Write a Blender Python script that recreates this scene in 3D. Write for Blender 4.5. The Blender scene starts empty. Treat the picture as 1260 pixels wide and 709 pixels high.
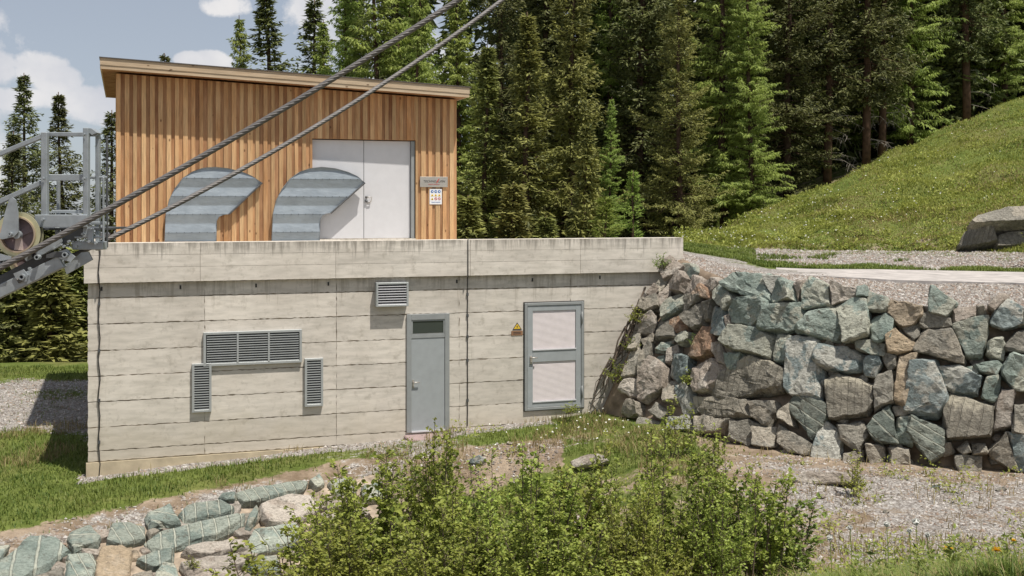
import bpy, bmesh, math, random
import numpy as np
from mathutils import Vector, Matrix, noise as mnoise

# ------------------------------------------------------------------ camera, sky, sun
SC = bpy.context.scene
COL = SC.collection
random.seed(7)
RNG = np.random.default_rng(7)
CZ, F, HX, HY = 4.6, 1400.0, 630.0, 255.0      # camera height, focal length (photo px), horizon

cam_d = bpy.data.cameras.new('camera')
cam = bpy.data.objects.new('camera', cam_d)
COL.objects.link(cam)
cam.location = (0, 0, CZ)
cam.rotation_euler = (math.radians(90), 0, 0)
cam_d.sensor_width = 36
cam_d.lens = F / 1260 * 36
cam_d.shift_y = -(354.5 - HY) / 1260
cam_d.clip_end = 2000
cam_d.clip_start = 0.05
SC.camera = cam

SUN_EL, SUN_AZ = math.radians(68), math.radians(131)
to_sun = Vector((math.sin(SUN_AZ) * math.cos(SUN_EL), math.cos(SUN_AZ) * math.cos(SUN_EL), math.sin(SUN_EL)))
sd = bpy.data.lights.new('sun', 'SUN')
sd.energy = 4.2
sd.angle = math.radians(0.5)
sd.color = (1.0, 0.945, 0.86)
so = bpy.data.objects.new('sun', sd)
COL.objects.link(so)
so.rotation_euler = to_sun.to_track_quat('Z', 'Y').to_euler()

SC.view_settings.view_transform = 'Standard'
SC.view_settings.look = 'None'
SC.view_settings.exposure = 0.42
SC.view_settings.gamma = 1
SC.cycles.max_bounces = 6
SC.cycles.transparent_max_bounces = 6

world = bpy.data.worlds.new('World')
SC.world = world
world.use_nodes = True


def nd(nt, typ, ins=None, **props):
    n = nt.nodes.new(typ)
    for k, v in props.items():
        setattr(n, k, v)
    if ins:
        for k, v in ins.items():
            s = n.inputs[k]
            if isinstance(v, bpy.types.NodeSocket):
                nt.links.new(v, s)
            else:
                s.default_value = v
    return n


def mixc(nt, f, a, b, blend='MIX'):
    n = nt.nodes.new('ShaderNodeMix')
    n.data_type = 'RGBA'
    n.blend_type = blend
    for i, v in ((0, f), (6, a), (7, b)):
        s = n.inputs[i]
        if isinstance(v, bpy.types.NodeSocket):
            nt.links.new(v, s)
        else:
            s.default_value = v if i == 0 else (*v[:3], 1)
    return n.outputs[2]


def math_n(nt, op, a, b=None, clamp=False):
    n = nt.nodes.new('ShaderNodeMath')
    n.operation = op
    n.use_clamp = clamp
    for i, v in ((0, a), (1, b)):
        if v is None:
            continue
        if isinstance(v, bpy.types.NodeSocket):
            nt.links.new(v, n.inputs[i])
        else:
            n.inputs[i].default_value = v
    return n.outputs[0]


def ramp(nt, src, stops):
    n = nt.nodes.new('ShaderNodeValToRGB')
    nt.links.new(src, n.inputs[0])
    el = n.color_ramp.elements
    while len(el) < len(stops):
        el.new(0.5)
    for e, (p, c) in zip(el, stops):
        e.position = p
        e.color = (c, c, c, 1) if isinstance(c, (int, float)) else (*c[:3], 1)
    return n.outputs[0]


def build_world():
    nt = world.node_tree
    nt.nodes.clear()
    sky = nd(nt, 'ShaderNodeTexSky')
    sky.sky_type = 'NISHITA'
    sky.sun_disc = False
    sky.sun_elevation = SUN_EL
    sky.sun_rotation = SUN_AZ
    sky.altitude = 1500
    sky.dust_density = 2.0
    hsv = nd(nt, 'ShaderNodeHueSaturation', {'Saturation': 0.62, 'Value': 1.0, 'Color': sky.outputs[0]})
    tc = nd(nt, 'ShaderNodeTexCoord')
    # a few cumulus banks at fixed directions, edges broken by noise
    nz = nd(nt, 'ShaderNodeTexNoise', {'Vector': tc.outputs['Generated'], 'Scale': 16.0, 'Detail': 9.0, 'Roughness': 0.62})
    big = nd(nt, 'ShaderNodeTexNoise', {'Vector': tc.outputs['Generated'], 'Scale': 2.3, 'Detail': 3.0})
    total = None
    sep = nd(nt, 'ShaderNodeSeparateXYZ', {0: tc.outputs['Generated']})
    for (px, py, rx, rz, w) in ((0, 84, .014, .014, .95), (42, 84, .020, .012, .95), (66, 98, .016, .011, .95), (16, 122, .035, .010, 0.85), (112, 130, .028, .013, .95), (150, 140, .03, .012, .8),
                             (275, 8, .022, .010, .8), (236, 74, .014, .007, 1.1), (258, 76, .018, .009, 1.0), (480, 60, .10, .05, .7),
                             (620, -60, .16, .07, .6), (1000, 20, .2, .09, .8), (-260, 60, .12, .08, 1.0), (-420, 140, .2, .06, .9), (1500, 30, .2, .08, .9)):
        d = Vector(((px - HX) / F, 1, (HY - py) / F)).normalized()
        dx = math_n(nt, 'DIVIDE', math_n(nt, 'SUBTRACT', sep.outputs[0], d.x), rx)
        dz = math_n(nt, 'DIVIDE', math_n(nt, 'SUBTRACT', sep.outputs[2], d.z), rz)
        r2 = math_n(nt, 'ADD', math_n(nt, 'MULTIPLY', dx, dx), math_n(nt, 'MULTIPLY', dz, dz))
        b = math_n(nt, 'MULTIPLY', math_n(nt, 'SUBTRACT', 1.0, math_n(nt, 'MULTIPLY', r2, 0.5), True), w)
        total = b if total is None else math_n(nt, 'MAXIMUM', total, b)
    # only the half of the sky in front; elsewhere broken cloud from the same noise
    front = ramp(nt, sep.outputs[1], [(0.15, 0.0), (0.5, 1.0)])
    other = ramp(nt, big.outputs[0], [(0.5, 0.0), (0.66, 0.8)])
    dens = math_n(nt, 'ADD', math_n(nt, 'MULTIPLY', total, front),
                  math_n(nt, 'MULTIPLY', other, math_n(nt, 'SUBTRACT', 1.0, front)))
    dens = math_n(nt, 'ADD', dens, math_n(nt, 'MULTIPLY', math_n(nt, 'SUBTRACT', nz.outputs[0], 0.5), 2.4))
    mask = ramp(nt, dens, [(0.35, 0.0), (0.62, 0.85), (0.95, 0.95)])
    nz2 = nd(nt, 'ShaderNodeTexNoise', {'Vector': tc.outputs['Generated'], 'Scale': 14.0, 'Detail': 5.0})
    ccol = ramp(nt, nz2.outputs[0], [(0.3, (5.2, 5.4, 6.0)), (0.65, (8.0, 7.8, 7.7))])
    veil = nd(nt, 'ShaderNodeTexNoise', {'Vector': tc.outputs['Generated'], 'Scale': 3.0, 'Detail': 5.0})
    base = mixc(nt, ramp(nt, veil.outputs[0], [(0.35, 0.35), (0.7, 0.55)]), hsv.outputs[0], (3.6, 4.0, 4.7))
    col = mixc(nt, mask, base, ccol)
    bg = nd(nt, 'ShaderNodeBackground', {'Color': col, 'Strength': 0.082})
    out = nd(nt, 'ShaderNodeOutputWorld')
    nt.links.new(bg.outputs[0], out.inputs[0])


build_world()


# ------------------------------------------------------------------ helpers
def P(px, py, D):
    """the point at distance D straight ahead whose direction is that of a photo pixel"""
    return Vector(((px - HX) / F * D, D, CZ - (py - HY) / F * D))


def obj(name, me, mat=None, parent=None, kind=None, label=None, cat=None, group=None, loc=None):
    o = bpy.data.objects.new(name, me)
    COL.objects.link(o)
    if me is not None and mat is not None and len(me.materials) == 0:
        me.materials.append(mat)
    if parent is not None:
        o.parent = parent
    if loc is not None:
        o.location = loc
    tag(o, label, cat, group, kind)
    return o


def tag(o, label=None, cat=None, group=None, kind=None):
    if label:
        o['label'] = label
    if cat:
        o['category'] = cat
    if group:
        o['group'] = group
    if kind:
        o['kind'] = kind
    return o


def empty(name, loc=(0, 0, 0), rz=0, label=None, cat=None, group=None):
    o = bpy.data.objects.new(name, None)
    COL.objects.link(o)
    o.location = loc
    o.rotation_euler = (0, 0, rz)
    o.empty_display_size = 0.2
    return tag(o, label, cat, group)


def np_mesh(name, V, faces, smooth=False):
    """V (n,3), faces (m,k) int array"""
    me = bpy.data.meshes.new(name)
    V = np.asarray(V, dtype=np.float32)
    faces = np.asarray(faces, dtype=np.int32)
    m, k = faces.shape
    me.vertices.add(len(V))
    me.vertices.foreach_set('co', V.ravel())
    me.loops.add(m * k)
    me.loops.foreach_set('vertex_index', faces.ravel())
    me.polygons.add(m)
    me.polygons.foreach_set('loop_start', np.arange(0, m * k, k, dtype=np.int32))
    me.polygons.foreach_set('loop_total', np.full(m, k, dtype=np.int32))
    me.polygons.foreach_set('use_smooth', np.full(m, smooth, dtype=bool))
    me.update(calc_edges=True)
    return me


class MB:
    """collects boxes, prisms and tubes, then becomes one mesh"""
    def __init__(self):
        self.v, self.f = [], []

    def add(self, vs, fs):
        n = len(self.v)
        self.v += [tuple(p) for p in vs]
        self.f += [tuple(i + n for i in q) for q in fs]
        return self

    def box(self, x0, x1, y0, y1, z0, z1):
        return self.add([(x0, y0, z0), (x1, y0, z0), (x1, y1, z0), (x0, y1, z0), (x0, y0, z1), (x1, y0, z1), (x1, y1, z1), (x0, y1, z1)],
                        [(0, 3, 2, 1), (4, 5, 6, 7), (0, 1, 5, 4), (1, 2, 6, 5), (2, 3, 7, 6), (3, 0, 4, 7)])

    def prism(self, pts, y0, y1):
        """outline in x,z; extruded along y (y0 is the near side)"""
        n = len(pts)
        a = sum(pts[i][0] * pts[(i + 1) % n][1] - pts[(i + 1) % n][0] * pts[i][1] for i in range(n))
        if a < 0:
            pts = pts[::-1]
        vs = [(x, y0, z) for x, z in pts] + [(x, y1, z) for x, z in pts]
        fs = [tuple(range(n)), tuple(range(2 * n - 1, n - 1, -1))]
        fs += [(i, n + i, n + (i + 1) % n, (i + 1) % n) for i in range(n)]
        return self.add(vs, fs)

    def tube(self, pts, r, n=8, cap=True):
        pts = [Vector(p) for p in pts]
        rs = r if isinstance(r, (list, tuple)) else [r] * len(pts)
        vs, fs = [], []
        prev = None
        for i, p in enumerate(pts):
            t = (pts[min(i + 1, len(pts) - 1)] - pts[max(i - 1, 0)]).normalized()
            if prev is None:
                a = t.orthogonal().normalized()
            else:
                a = (prev - t * prev.dot(t)).normalized()
            prev = a
            b = t.cross(a)
            for k in range(n):
                an = 2 * math.pi * k / n
                vs.append(p + (a * math.cos(an) + b * math.sin(an)) * rs[i])
        for i in range(len(pts) - 1):
            for k in range(n):
                fs.append((i * n + k, i * n + (k + 1) % n, (i + 1) * n + (k + 1) % n, (i + 1) * n + k))
        if cap:
            fs.append(tuple(range(n - 1, -1, -1)))
            m = (len(pts) - 1) * n
            fs.append(tuple(range(m, m + n)))
        return self.add(vs, fs)

    def mesh(self, name, smooth=False, bevel=0):
        me = bpy.data.meshes.new(name)
        me.from_pydata(self.v, [], self.f)
        me.update()
        if bevel:
            bm = bmesh.new()
            bm.from_mesh(me)
            bmesh.ops.bevel(bm, geom=[e for e in bm.edges], offset=bevel, segments=1, affect='EDGES', clamp_overlap=True)
            bm.to_mesh(me)
            bm.free()
        if smooth:
            me.shade_smooth()
        return me

    def build(self, name, mat, parent=None, smooth=False, bevel=0, **kw):
        return obj(name, self.mesh(name, smooth, bevel), mat, parent, **kw)


# ------------------------------------------------------------------ materials
MATS = {}


def mat_new(name):
    m = bpy.data.materials.new(name)
    m.use_nodes = True
    nt = m.node_tree
    b = nt.nodes['Principled BSDF']
    MATS[name] = m
    return m, nt, b


def lk(nt, a, b):
    nt.links.new(a, b)


def bump(nt, b, h, strength=0.4, dist=0.01):
    n = nd(nt, 'ShaderNodeBump', {'Strength': strength, 'Distance': dist, 'Height': h})
    lk(nt, n.outputs[0], b.inputs['Normal'])


def tex(nt, vec, scale, detail=5, rough=0.55, stretch=None):
    if stretch:
        mp = nd(nt, 'ShaderNodeMapping', {'Vector': vec, 'Scale': stretch})
        vec = mp.outputs[0]
    return nd(nt, 'ShaderNodeTexNoise', {'Vector': vec, 'Scale': scale, 'Detail': detail, 'Roughness': rough}).outputs[0]


def simple(name, col, rough=0.6, metal=0.0, var=0.12, scale=6.0, bstr=0.15, coord='Object', spec=0.5):
    m, nt, b = mat_new(name)
    tc = nd(nt, 'ShaderNodeTexCoord')
    n = tex(nt, tc.outputs[coord], scale)
    v = ramp(nt, n, [(0.3, 1 - var), (0.7, 1 + var)])
    c = mixc(nt, 1.0, col, v, 'MULTIPLY')
    lk(nt, c, b.inputs['Base Color'])
    b.inputs['Roughness'].default_value = rough
    b.inputs['Metallic'].default_value = metal
    b.inputs['Specular IOR Level'].default_value = spec
    if bstr:
        bump(nt, b, tex(nt, tc.outputs[coord], scale * 8), bstr, 0.004)
    return m


def mat_concrete(name, streak_top=None):
    m, nt, b = mat_new(name)
    g = nd(nt, 'ShaderNodeNewGeometry').outputs['Position']
    oi = nd(nt, 'ShaderNodeObjectInfo').outputs['Random']
    n1 = tex(nt, g, 0.9, 5)
    n2 = tex(nt, g, 7, 6, 0.65)
    n3 = tex(nt, g, 2.2, 5, 0.6, (1, 1, 5))
    base = mixc(nt, ramp(nt, n1, [(0.3, 0.0), (0.7, 1.0)]), (0.60, 0.55, 0.485), (0.73, 0.68, 0.61))
    base = mixc(nt, ramp(nt, n3, [(0.35, 0.5), (0.62, 0.0)]), base, (0.40, 0.375, 0.325))
    base = mixc(nt, ramp(nt, n2, [(0.28, 0.45), (0.45, 0.0)]), base, (0.29, 0.26, 0.21))
    base = mixc(nt, 1.0, base, ramp(nt, oi, [(0.0, 0.93), (1.0, 1.06)]), 'MULTIPLY')
    # pinholes
    vor = nd(nt, 'ShaderNodeTexVoronoi', {'Vector': g, 'Scale': 13.0})
    hole = ramp(nt, vor.outputs['Distance'], [(0.035, 1.0), (0.07, 0.0)])
    base = mixc(nt, math_n(nt, 'MULTIPLY', hole, 0.5), base, (0.12, 0.11, 0.09))
    if streak_top is not None:
        z = nd(nt, 'ShaderNodeSeparateXYZ', {0: g}).outputs[2]
        s = tex(nt, g, 1.0, 6, 0.75, (9, 9, 0.5))
        hgt = math_n(nt, 'DIVIDE', math_n(nt, 'SUBTRACT', z, streak_top - 0.42), 0.42, True)
        k = ramp(nt, math_n(nt, 'ADD', math_n(nt, 'MULTIPLY', hgt, 0.26), s), [(0.64, 0.0), (0.8, 0.6)])
        base = mixc(nt, k, base, (0.135, 0.12, 0.10))
    if streak_top is None:
        z = nd(nt, 'ShaderNodeSeparateXYZ', {0: g}).outputs[2]
        run = tex(nt, g, 1.0, 5, 0.7, (3.3, 3.3, 0.12))
        fade = tex(nt, g, 1.1, 3, 0.5)
        base = mixc(nt, math_n(nt, 'MULTIPLY', ramp(nt, run, [(0.67, 0.0), (0.74, 0.75)]), ramp(nt, fade, [(0.45, 0.0), (0.6, 1.0)])), base, (0.36, 0.22, 0.11))
        drip = tex(nt, g, 1.0, 6, 0.75, (6, 6, 0.5))
        hg = math_n(nt, 'DIVIDE', math_n(nt, 'SUBTRACT', z, 2.4), 0.7, True)
        base = mixc(nt, ramp(nt, math_n(nt, 'ADD', math_n(nt, 'MULTIPLY', hg, 0.16), drip), [(0.62, 0.0), (0.76, 0.5)]), base, (0.25, 0.22, 0.17))
        lo = math_n(nt, 'DIVIDE', math_n(nt, 'SUBTRACT', 0.75, z), 0.8, True)
        base = mixc(nt, ramp(nt, math_n(nt, 'ADD', math_n(nt, 'MULTIPLY', lo, 0.4), n1), [(0.58, 0.0), (0.9, 0.4)]), base, (0.44, 0.38, 0.28))
    lk(nt, base, b.inputs['Base Color'])
    b.inputs['Roughness'].default_value = 0.9
    b.inputs['Specular IOR Level'].default_value = 0.25
    h = math_n(nt, 'SUBTRACT', math_n(nt, 'ADD', n2, math_n(nt, 'MULTIPLY', tex(nt, g, 60, 3), 0.35)), hole)
    bump(nt, b, h, 0.35, 0.006)
    return m


def mat_wood(name, c1, c2, c3, zstretch=0.07, axis='z'):
    m, nt, b = mat_new(name)
    tc = nd(nt, 'ShaderNodeTexCoord').outputs['Object']
    oi = nd(nt, 'ShaderNodeObjectInfo').outputs['Random']
    off = nd(nt, 'ShaderNodeCombineXYZ', {0: math_n(nt, 'MULTIPLY', oi, 37.0), 1: math_n(nt, 'MULTIPLY', oi, 11.0), 2: math_n(nt, 'MULTIPLY', oi, 53.0)}).outputs[0]
    vec = nd(nt, 'ShaderNodeVectorMath', {0: tc, 1: off}, operation='ADD').outputs[0]
    st = (1, 1, zstretch) if axis == 'z' else (zstretch, 1, 1)
    grain = tex(nt, vec, 34, 6, 0.65, st)
    soft = tex(nt, vec, 3.5, 3, 0.5, (1, 1, 0.35) if axis == 'z' else (0.35, 1, 1))
    pick = ramp(nt, oi, [(0.0, 0.0), (0.35, 0.35), (0.7, 0.75), (1.0, 1.0)])
    base = mixc(nt, pick, c1, c2)
    base = mixc(nt, ramp(nt, soft, [(0.35, 0.0), (0.7, 0.65)]), base, c3)
    base = mixc(nt, 1.0, base, ramp(nt, grain, [(0.3, 0.72), (0.62, 1.1)]), 'MULTIPLY')
    vor = nd(nt, 'ShaderNodeTexVoronoi', {'Vector': nd(nt, 'ShaderNodeMapping', {'Vector': vec, 'Scale': (1, 1, 0.55) if axis == 'z' else (0.55, 1, 1)}).outputs[0], 'Scale': 4.5})
    knot = ramp(nt, vor.outputs['Distance'], [(0.05, 1.0), (0.1, 0.0)])
    base = mixc(nt, math_n(nt, 'MULTIPLY', knot, 0.75), base, (0.10, 0.045, 0.02))
    base = mixc(nt, 1.0, base, ramp(nt, math_n(nt, 'FRACT', math_n(nt, 'MULTIPLY', oi, 13.7)), [(0.0, 0.80), (1.0, 1.14)]), 'MULTIPLY')
    lk(nt, base, b.inputs['Base Color'])
    b.inputs['Roughness'].default_value = 0.72
    b.inputs['Specular IOR Level'].default_value = 0.3
    bump(nt, b, grain, 0.3, 0.003)
    return m


def mat_stone(name, c1, c2, crust, crust_amt=0.5, grooves=0, gcol=(0.42, 0.45, 0.38), streak=False, gdir=(1, 0)):
    m, nt, b = mat_new(name)
    tc = nd(nt, 'ShaderNodeTexCoord').outputs['Object']
    oi = nd(nt, 'ShaderNodeObjectInfo').outputs['Random']
    off = nd(nt, 'ShaderNodeCombineXYZ', {0: math_n(nt, 'MULTIPLY', oi, 91.0), 1: math_n(nt, 'MULTIPLY', oi, 17.0), 2: 0.0}).outputs[0]
    vec = nd(nt, 'ShaderNodeVectorMath', {0: tc, 1: off}, operation='ADD').outputs[0]
    n1 = tex(nt, vec, 2.6, 6, 0.6)
    n2 = tex(nt, vec, 1.7, 5, 0.62)
    n3 = tex(nt, vec, 17, 7, 0.72, (1, 1.5, 1))
    base = mixc(nt, ramp(nt, n1, [(0.32, 0.0), (0.68, 1.0)]), c1, c2)
    # crust sits in big broken patches, more on some stones than on others
    thr = math_n(nt, 'ADD', n2, math_n(nt, 'MULTIPLY', math_n(nt, 'SUBTRACT', oi, 0.5), 0.22))
    base = mixc(nt, math_n(nt, 'MULTIPLY', ramp(nt, thr, [(0.49, 0.0), (0.52, 1.0)]), crust_amt), base, crust)
    base = mixc(nt, 1.0, base, ramp(nt, n3, [(0.3, 0.55), (0.6, 1.15)]), 'MULTIPLY')
    base = mixc(nt, 1.0, base, ramp(nt, math_n(nt, 'FRACT', math_n(nt, 'MULTIPLY', oi, 7.3)), [(0.0, 0.78), (1.0, 1.12)]), 'MULTIPLY')
    n4 = tex(nt, vec, 5.5, 8, 0.75)
    base = mixc(nt, ramp(nt, n4, [(0.34, 0.8), (0.44, 0.0)]), base, (0.10, 0.085, 0.065))
    base = mixc(nt, ramp(nt, n4, [(0.6, 0.0), (0.72, 0.6)]), base, crust)
    h = math_n(nt, 'ADD', math_n(nt, 'ADD', math_n(nt, 'MULTIPLY', n1, 1.2), n3), math_n(nt, 'MULTIPLY', n4, 1.6))
    sep = nd(nt, 'ShaderNodeSeparateXYZ', {0: tc})
    if grooves:
        w = tex(nt, vec, 3, 3)
        x = math_n(nt, 'ADD', math_n(nt, 'MULTIPLY', sep.outputs[0], gdir[0]), math_n(nt, 'MULTIPLY', sep.outputs[1], gdir[1]))
        x = math_n(nt, 'ADD', x, math_n(nt, 'MULTIPLY', w, 0.05))
        x = math_n(nt, 'ADD', x, math_n(nt, 'MULTIPLY', sep.outputs[1], math_n(nt, 'MULTIPLY', math_n(nt, 'SUBTRACT', oi, 0.5), 0.7)))
        sp_ = math_n(nt, 'MULTIPLY', grooves, math_n(nt, 'ADD', 0.75, math_n(nt, 'MULTIPLY', math_n(nt, 'FRACT', math_n(nt, 'MULTIPLY', oi, 5.1)), 0.6)))
        fr = math_n(nt, 'FRACT', math_n(nt, 'ADD', math_n(nt, 'DIVIDE', x, sp_), 50.3))
        line = ramp(nt, fr, [(0.41, 0.0), (0.455, 1.0), (0.545, 1.0), (0.59, 0.0)])
        base = mixc(nt, math_n(nt, 'MULTIPLY', line, ramp(nt, tex(nt, vec, 7, 4), [(0.35, 0.45), (0.6, 0.95)])), base, gcol)
        h = math_n(nt, 'SUBTRACT', h, math_n(nt, 'MULTIPLY', line, 0.8))
    if streak:
        s = tex(nt, vec, 9, 5, 0.7, (1.6, 0.25, 1))
        yy = math_n(nt, 'ADD', math_n(nt, 'MULTIPLY', sep.outputs[1], 1.3), math_n(nt, 'MULTIPLY', s, 1.0))
        base = mixc(nt, ramp(nt, yy, [(0.66, 0.0), (0.8, 0.9)]), base, (0.46, 0.42, 0.33))
    lk(nt, base, b.inputs['Base Color'])
    b.inputs['Roughness'].default_value = 0.85
    b.inputs['Specular IOR Level'].default_value = 0.35
    bump(nt, b, h, 1.0, 0.05)
    return m


def mat_leaf(name, c1, c2, trans=0.35, rough=0.55, nscale=1.2, hue=0.04):
    m, nt, b = mat_new(name)
    g = nd(nt, 'ShaderNodeNewGeometry')
    oi = nd(nt, 'ShaderNodeObjectInfo').outputs['Random']
    n = tex(nt, g.outputs['Position'], nscale, 4, 0.6)
    r = g.outputs['Random Per Island']
    f = math_n(nt, 'ADD', math_n(nt, 'MULTIPLY', n, 1.3), math_n(nt, 'MULTIPLY', r, 0.7))
    f = ramp(nt, f, [(0.6, 0.0), (1.35, 1.0)])
    base = mixc(nt, f, c1, c2)
    hs = nd(nt, 'ShaderNodeHueSaturation', {'Hue': math_n(nt, 'ADD', 0.5 - hue / 2, math_n(nt, 'MULTIPLY', oi, hue)),
                                            'Value': math_n(nt, 'ADD', 0.85, math_n(nt, 'MULTIPLY', oi, 0.3)), 'Color': base}).outputs[0]
    lk(nt, hs, b.inputs['Base Color'])
    b.inputs['Roughness'].default_value = rough
    b.inputs['Specular IOR Level'].default_value = 0.3
    if trans:
        tr = nd(nt, 'ShaderNodeBsdfTranslucent', {'Color': hs})
        mx = nd(nt, 'ShaderNodeMixShader', {0: trans, 1: b.outputs[0], 2: tr.outputs[0]})
        lk(nt, mx.outputs[0], nt.nodes['Material Output'].inputs[0])
    return m


def mat_ground(name):
    """attribute zone: r = grass, g = gravel, b = bare earth"""
    m, nt, b = mat_new(name)
    g = nd(nt, 'ShaderNodeNewGeometry').outputs['Position']
    at = nd(nt, 'ShaderNodeAttribute', attribute_name='zone')
    sep = nd(nt, 'ShaderNodeSeparateColor', {0: at.outputs[0]})
    n1 = tex(nt, g, 1.6, 6, 0.65)
    n2 = tex(nt, g, 9, 6, 0.7)
    n3 = tex(nt, g, 0.5, 4, 0.6)
    grass = mixc(nt, ramp(nt, n1, [(0.35, 0.0), (0.65, 1.0)]), (0.075, 0.105, 0.02), (0.15, 0.18, 0.045))
    grass = mixc(nt, ramp(nt, n3, [(0.48, 0.0), (0.7, 0.75)]), grass, (0.17, 0.15, 0.06))
    earth = mixc(nt, ramp(nt, n1, [(0.35, 0.0), (0.65, 1.0)]), (0.17, 0.125, 0.085), (0.34, 0.27, 0.2))
    vor = nd(nt, 'ShaderNodeTexVoronoi', {'Vector': g, 'Scale': 26.0})
    vs = nd(nt, 'ShaderNodeSeparateColor', {0: vor.outputs['Color']})
    gr = mixc(nt, vs.outputs[0], (0.22, 0.2, 0.185), (0.47, 0.45, 0.42))
    gr = mixc(nt, ramp(nt, vor.outputs['Distance'], [(0.35, 0.0), (0.75, 0.7)]), gr, (0.13, 0.11, 0.095))
    jit = math_n(nt, 'MULTIPLY', math_n(nt, 'SUBTRACT', math_n(nt, 'ADD', math_n(nt, 'MULTIPLY', n1, 0.6), math_n(nt, 'MULTIPLY', n2, 0.4)), 0.5), 2.2)
    jg = math_n(nt, 'MULTIPLY', jit, math_n(nt, 'MULTIPLY', sep.outputs[1], 5.0, True))
    je = math_n(nt, 'MULTIPLY', jit, math_n(nt, 'MULTIPLY', sep.outputs[2], 5.0, True))
    fg = ramp(nt, math_n(nt, 'ADD', sep.outputs[1], jg), [(0.42, 0.0), (0.58, 1.0)])
    fe = ramp(nt, math_n(nt, 'ADD', sep.outputs[2], je), [(0.42, 0.0), (0.58, 1.0)])
    c = mixc(nt, fe, grass, earth)
    c = mixc(nt, fg, c, gr)
    c = mixc(nt, 1.0, c, ramp(nt, n2, [(0.3, 0.72), (0.65, 1.12)]), 'MULTIPLY')
    lk(nt, c, b.inputs['Base Color'])
    b.inputs['Roughness'].default_value = 0.95
    b.inputs['Specular IOR Level'].default_value = 0.15
    bump(nt, b, math_n(nt, 'SUBTRACT', n2, math_n(nt, 'MULTIPLY', vor.outputs['Distance'], 0.5)), 0.8, 0.03)
    return m


def island_mat(name, cols, rough=0.85):
    m, nt, b = mat_new(name)
    g = nd(nt, 'ShaderNodeNewGeometry')
    n = nt.nodes.new('ShaderNodeValToRGB')
    n.color_ramp.interpolation = 'CONSTANT'
    el = n.color_ramp.elements
    while len(el) < len(cols):
        el.new(0.5)
    for i, (e, c) in enumerate(zip(el, cols)):
        e.position = i / len(cols)
        e.color = (*c, 1)
    lk(nt, g.outputs['Random Per Island'], n.inputs[0])
    lk(nt, n.outputs[0], b.inputs['Base Color'])
    b.inputs['Roughness'].default_value = rough
    return m


M_CONC = mat_concrete('board_marked_concrete')
M_CONCTOP = mat_concrete('streaked_concrete', 3.92)
M_JOINT = simple('stained_concrete_joint', (0.29, 0.245, 0.185), 0.95, var=0.4, scale=4)
M_FOOT = simple('yellowish_footing_concrete', (0.47, 0.40, 0.28), 0.95, var=0.2, scale=3, bstr=0.4)
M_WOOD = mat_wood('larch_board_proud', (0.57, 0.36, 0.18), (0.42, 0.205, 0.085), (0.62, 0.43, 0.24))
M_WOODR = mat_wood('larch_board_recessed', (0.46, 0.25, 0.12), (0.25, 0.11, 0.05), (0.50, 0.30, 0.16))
M_FASCIA = mat_wood('pale_fascia_wood', (0.60, 0.46, 0.31), (0.50, 0.36, 0.23), (0.64, 0.53, 0.39), 0.05, 'x')
M_ROOF = simple('dark_roof_sheet', (0.09, 0.075, 0.065), 0.6)
M_SHEET = simple('galvanised_sheet', (0.27, 0.31, 0.345), 0.5, 0.25, var=0.12, scale=2.5, bstr=0.0)
_nt = M_SHEET.node_tree
_p = nd(_nt, 'ShaderNodeNewGeometry').outputs['Position']
_d = tex(_nt, _p, 2.2, 4, 0.6, (1, 1, 2.5))
bump(_nt, _nt.nodes['Principled BSDF'], _d, 0.35, 0.05)
lk(_nt, ramp(_nt, tex(_nt, _p, 6, 4), [(0.3, 0.33), (0.7, 0.6)]), _nt.nodes['Principled BSDF'].inputs['Roughness'])
M_WHITE = simple('pale_grey_door_paint', (0.60, 0.60, 0.62), 0.5, var=0.03)
M_DOOR = simple('grey_door_paint', (0.33, 0.355, 0.365), 0.5, var=0.06)
M_FRAME = simple('blue_grey_frame_paint', (0.27, 0.285, 0.285), 0.5, var=0.08)
M_PANEL = simple('white_louvre_panel', (0.70, 0.64, 0.64), 0.6, var=0.05)
M_VENT = simple('vent_aluminium', (0.42, 0.44, 0.44), 0.45, 0.3, var=0.05, bstr=0)
M_DARK = simple('dark_void', (0.02, 0.021, 0.024), 0.8, var=0.1, bstr=0)
M_GLASS, _nt, _b = mat_new('dark_window_glass')
_b.inputs['Base Color'].default_value = (0.05, 0.06, 0.055, 1)
_b.inputs['Roughness'].default_value = 0.12
M_BLACK = simple('black_rubber', (0.025, 0.023, 0.022), 0.6, bstr=0)
M_STEEL = simple('galvanised_steel', (0.33, 0.36, 0.38), 0.5, 0.4, var=0.2, scale=9, bstr=0.08)
M_STEELD = simple('dark_grey_steel', (0.10, 0.105, 0.11), 0.55, 0.4, var=0.2, scale=9, bstr=0.05)  # darker grey steel for small fittings and some frame bars
M_ZINC = simple('yellow_zinc', (0.58, 0.56, 0.36), 0.35, 0.6, var=0.25, scale=5, bstr=0)
M_ZINCR = simple('copper_tinted_zinc', (0.56, 0.45, 0.33), 0.35, 0.6, var=0.2, scale=5, bstr=0)
M_LINER = simple('worn_purple_grey_liner', (0.16, 0.12, 0.13), 0.7, 0.0, var=0.25, scale=7)
M_SPOKE = simple('pale_pinkish_liner', (0.40, 0.33, 0.31), 0.7, 0.0, var=0.2, scale=7)
M_ROPE = simple('greased_wire_rope', (0.16, 0.15, 0.145), 0.55, 0.3, var=0.2, scale=14, bstr=0)
M_PLATE = simple('brushed_steel_plate', (0.48, 0.45, 0.41), 0.35, 0.5, var=0.08, bstr=0)
M_TEXT = simple('dark_lettering', (0.03, 0.025, 0.03), 0.6, var=0, bstr=0)
M_RED = simple('red_print', (0.5, 0.06, 0.05), 0.6, var=0, bstr=0)
M_BLUE = simple('blue_print', (0.03, 0.13, 0.38), 0.6, var=0, bstr=0)
M_YEL = simple('yellow_print', (0.75, 0.5, 0.04), 0.6, var=0, bstr=0)
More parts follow.
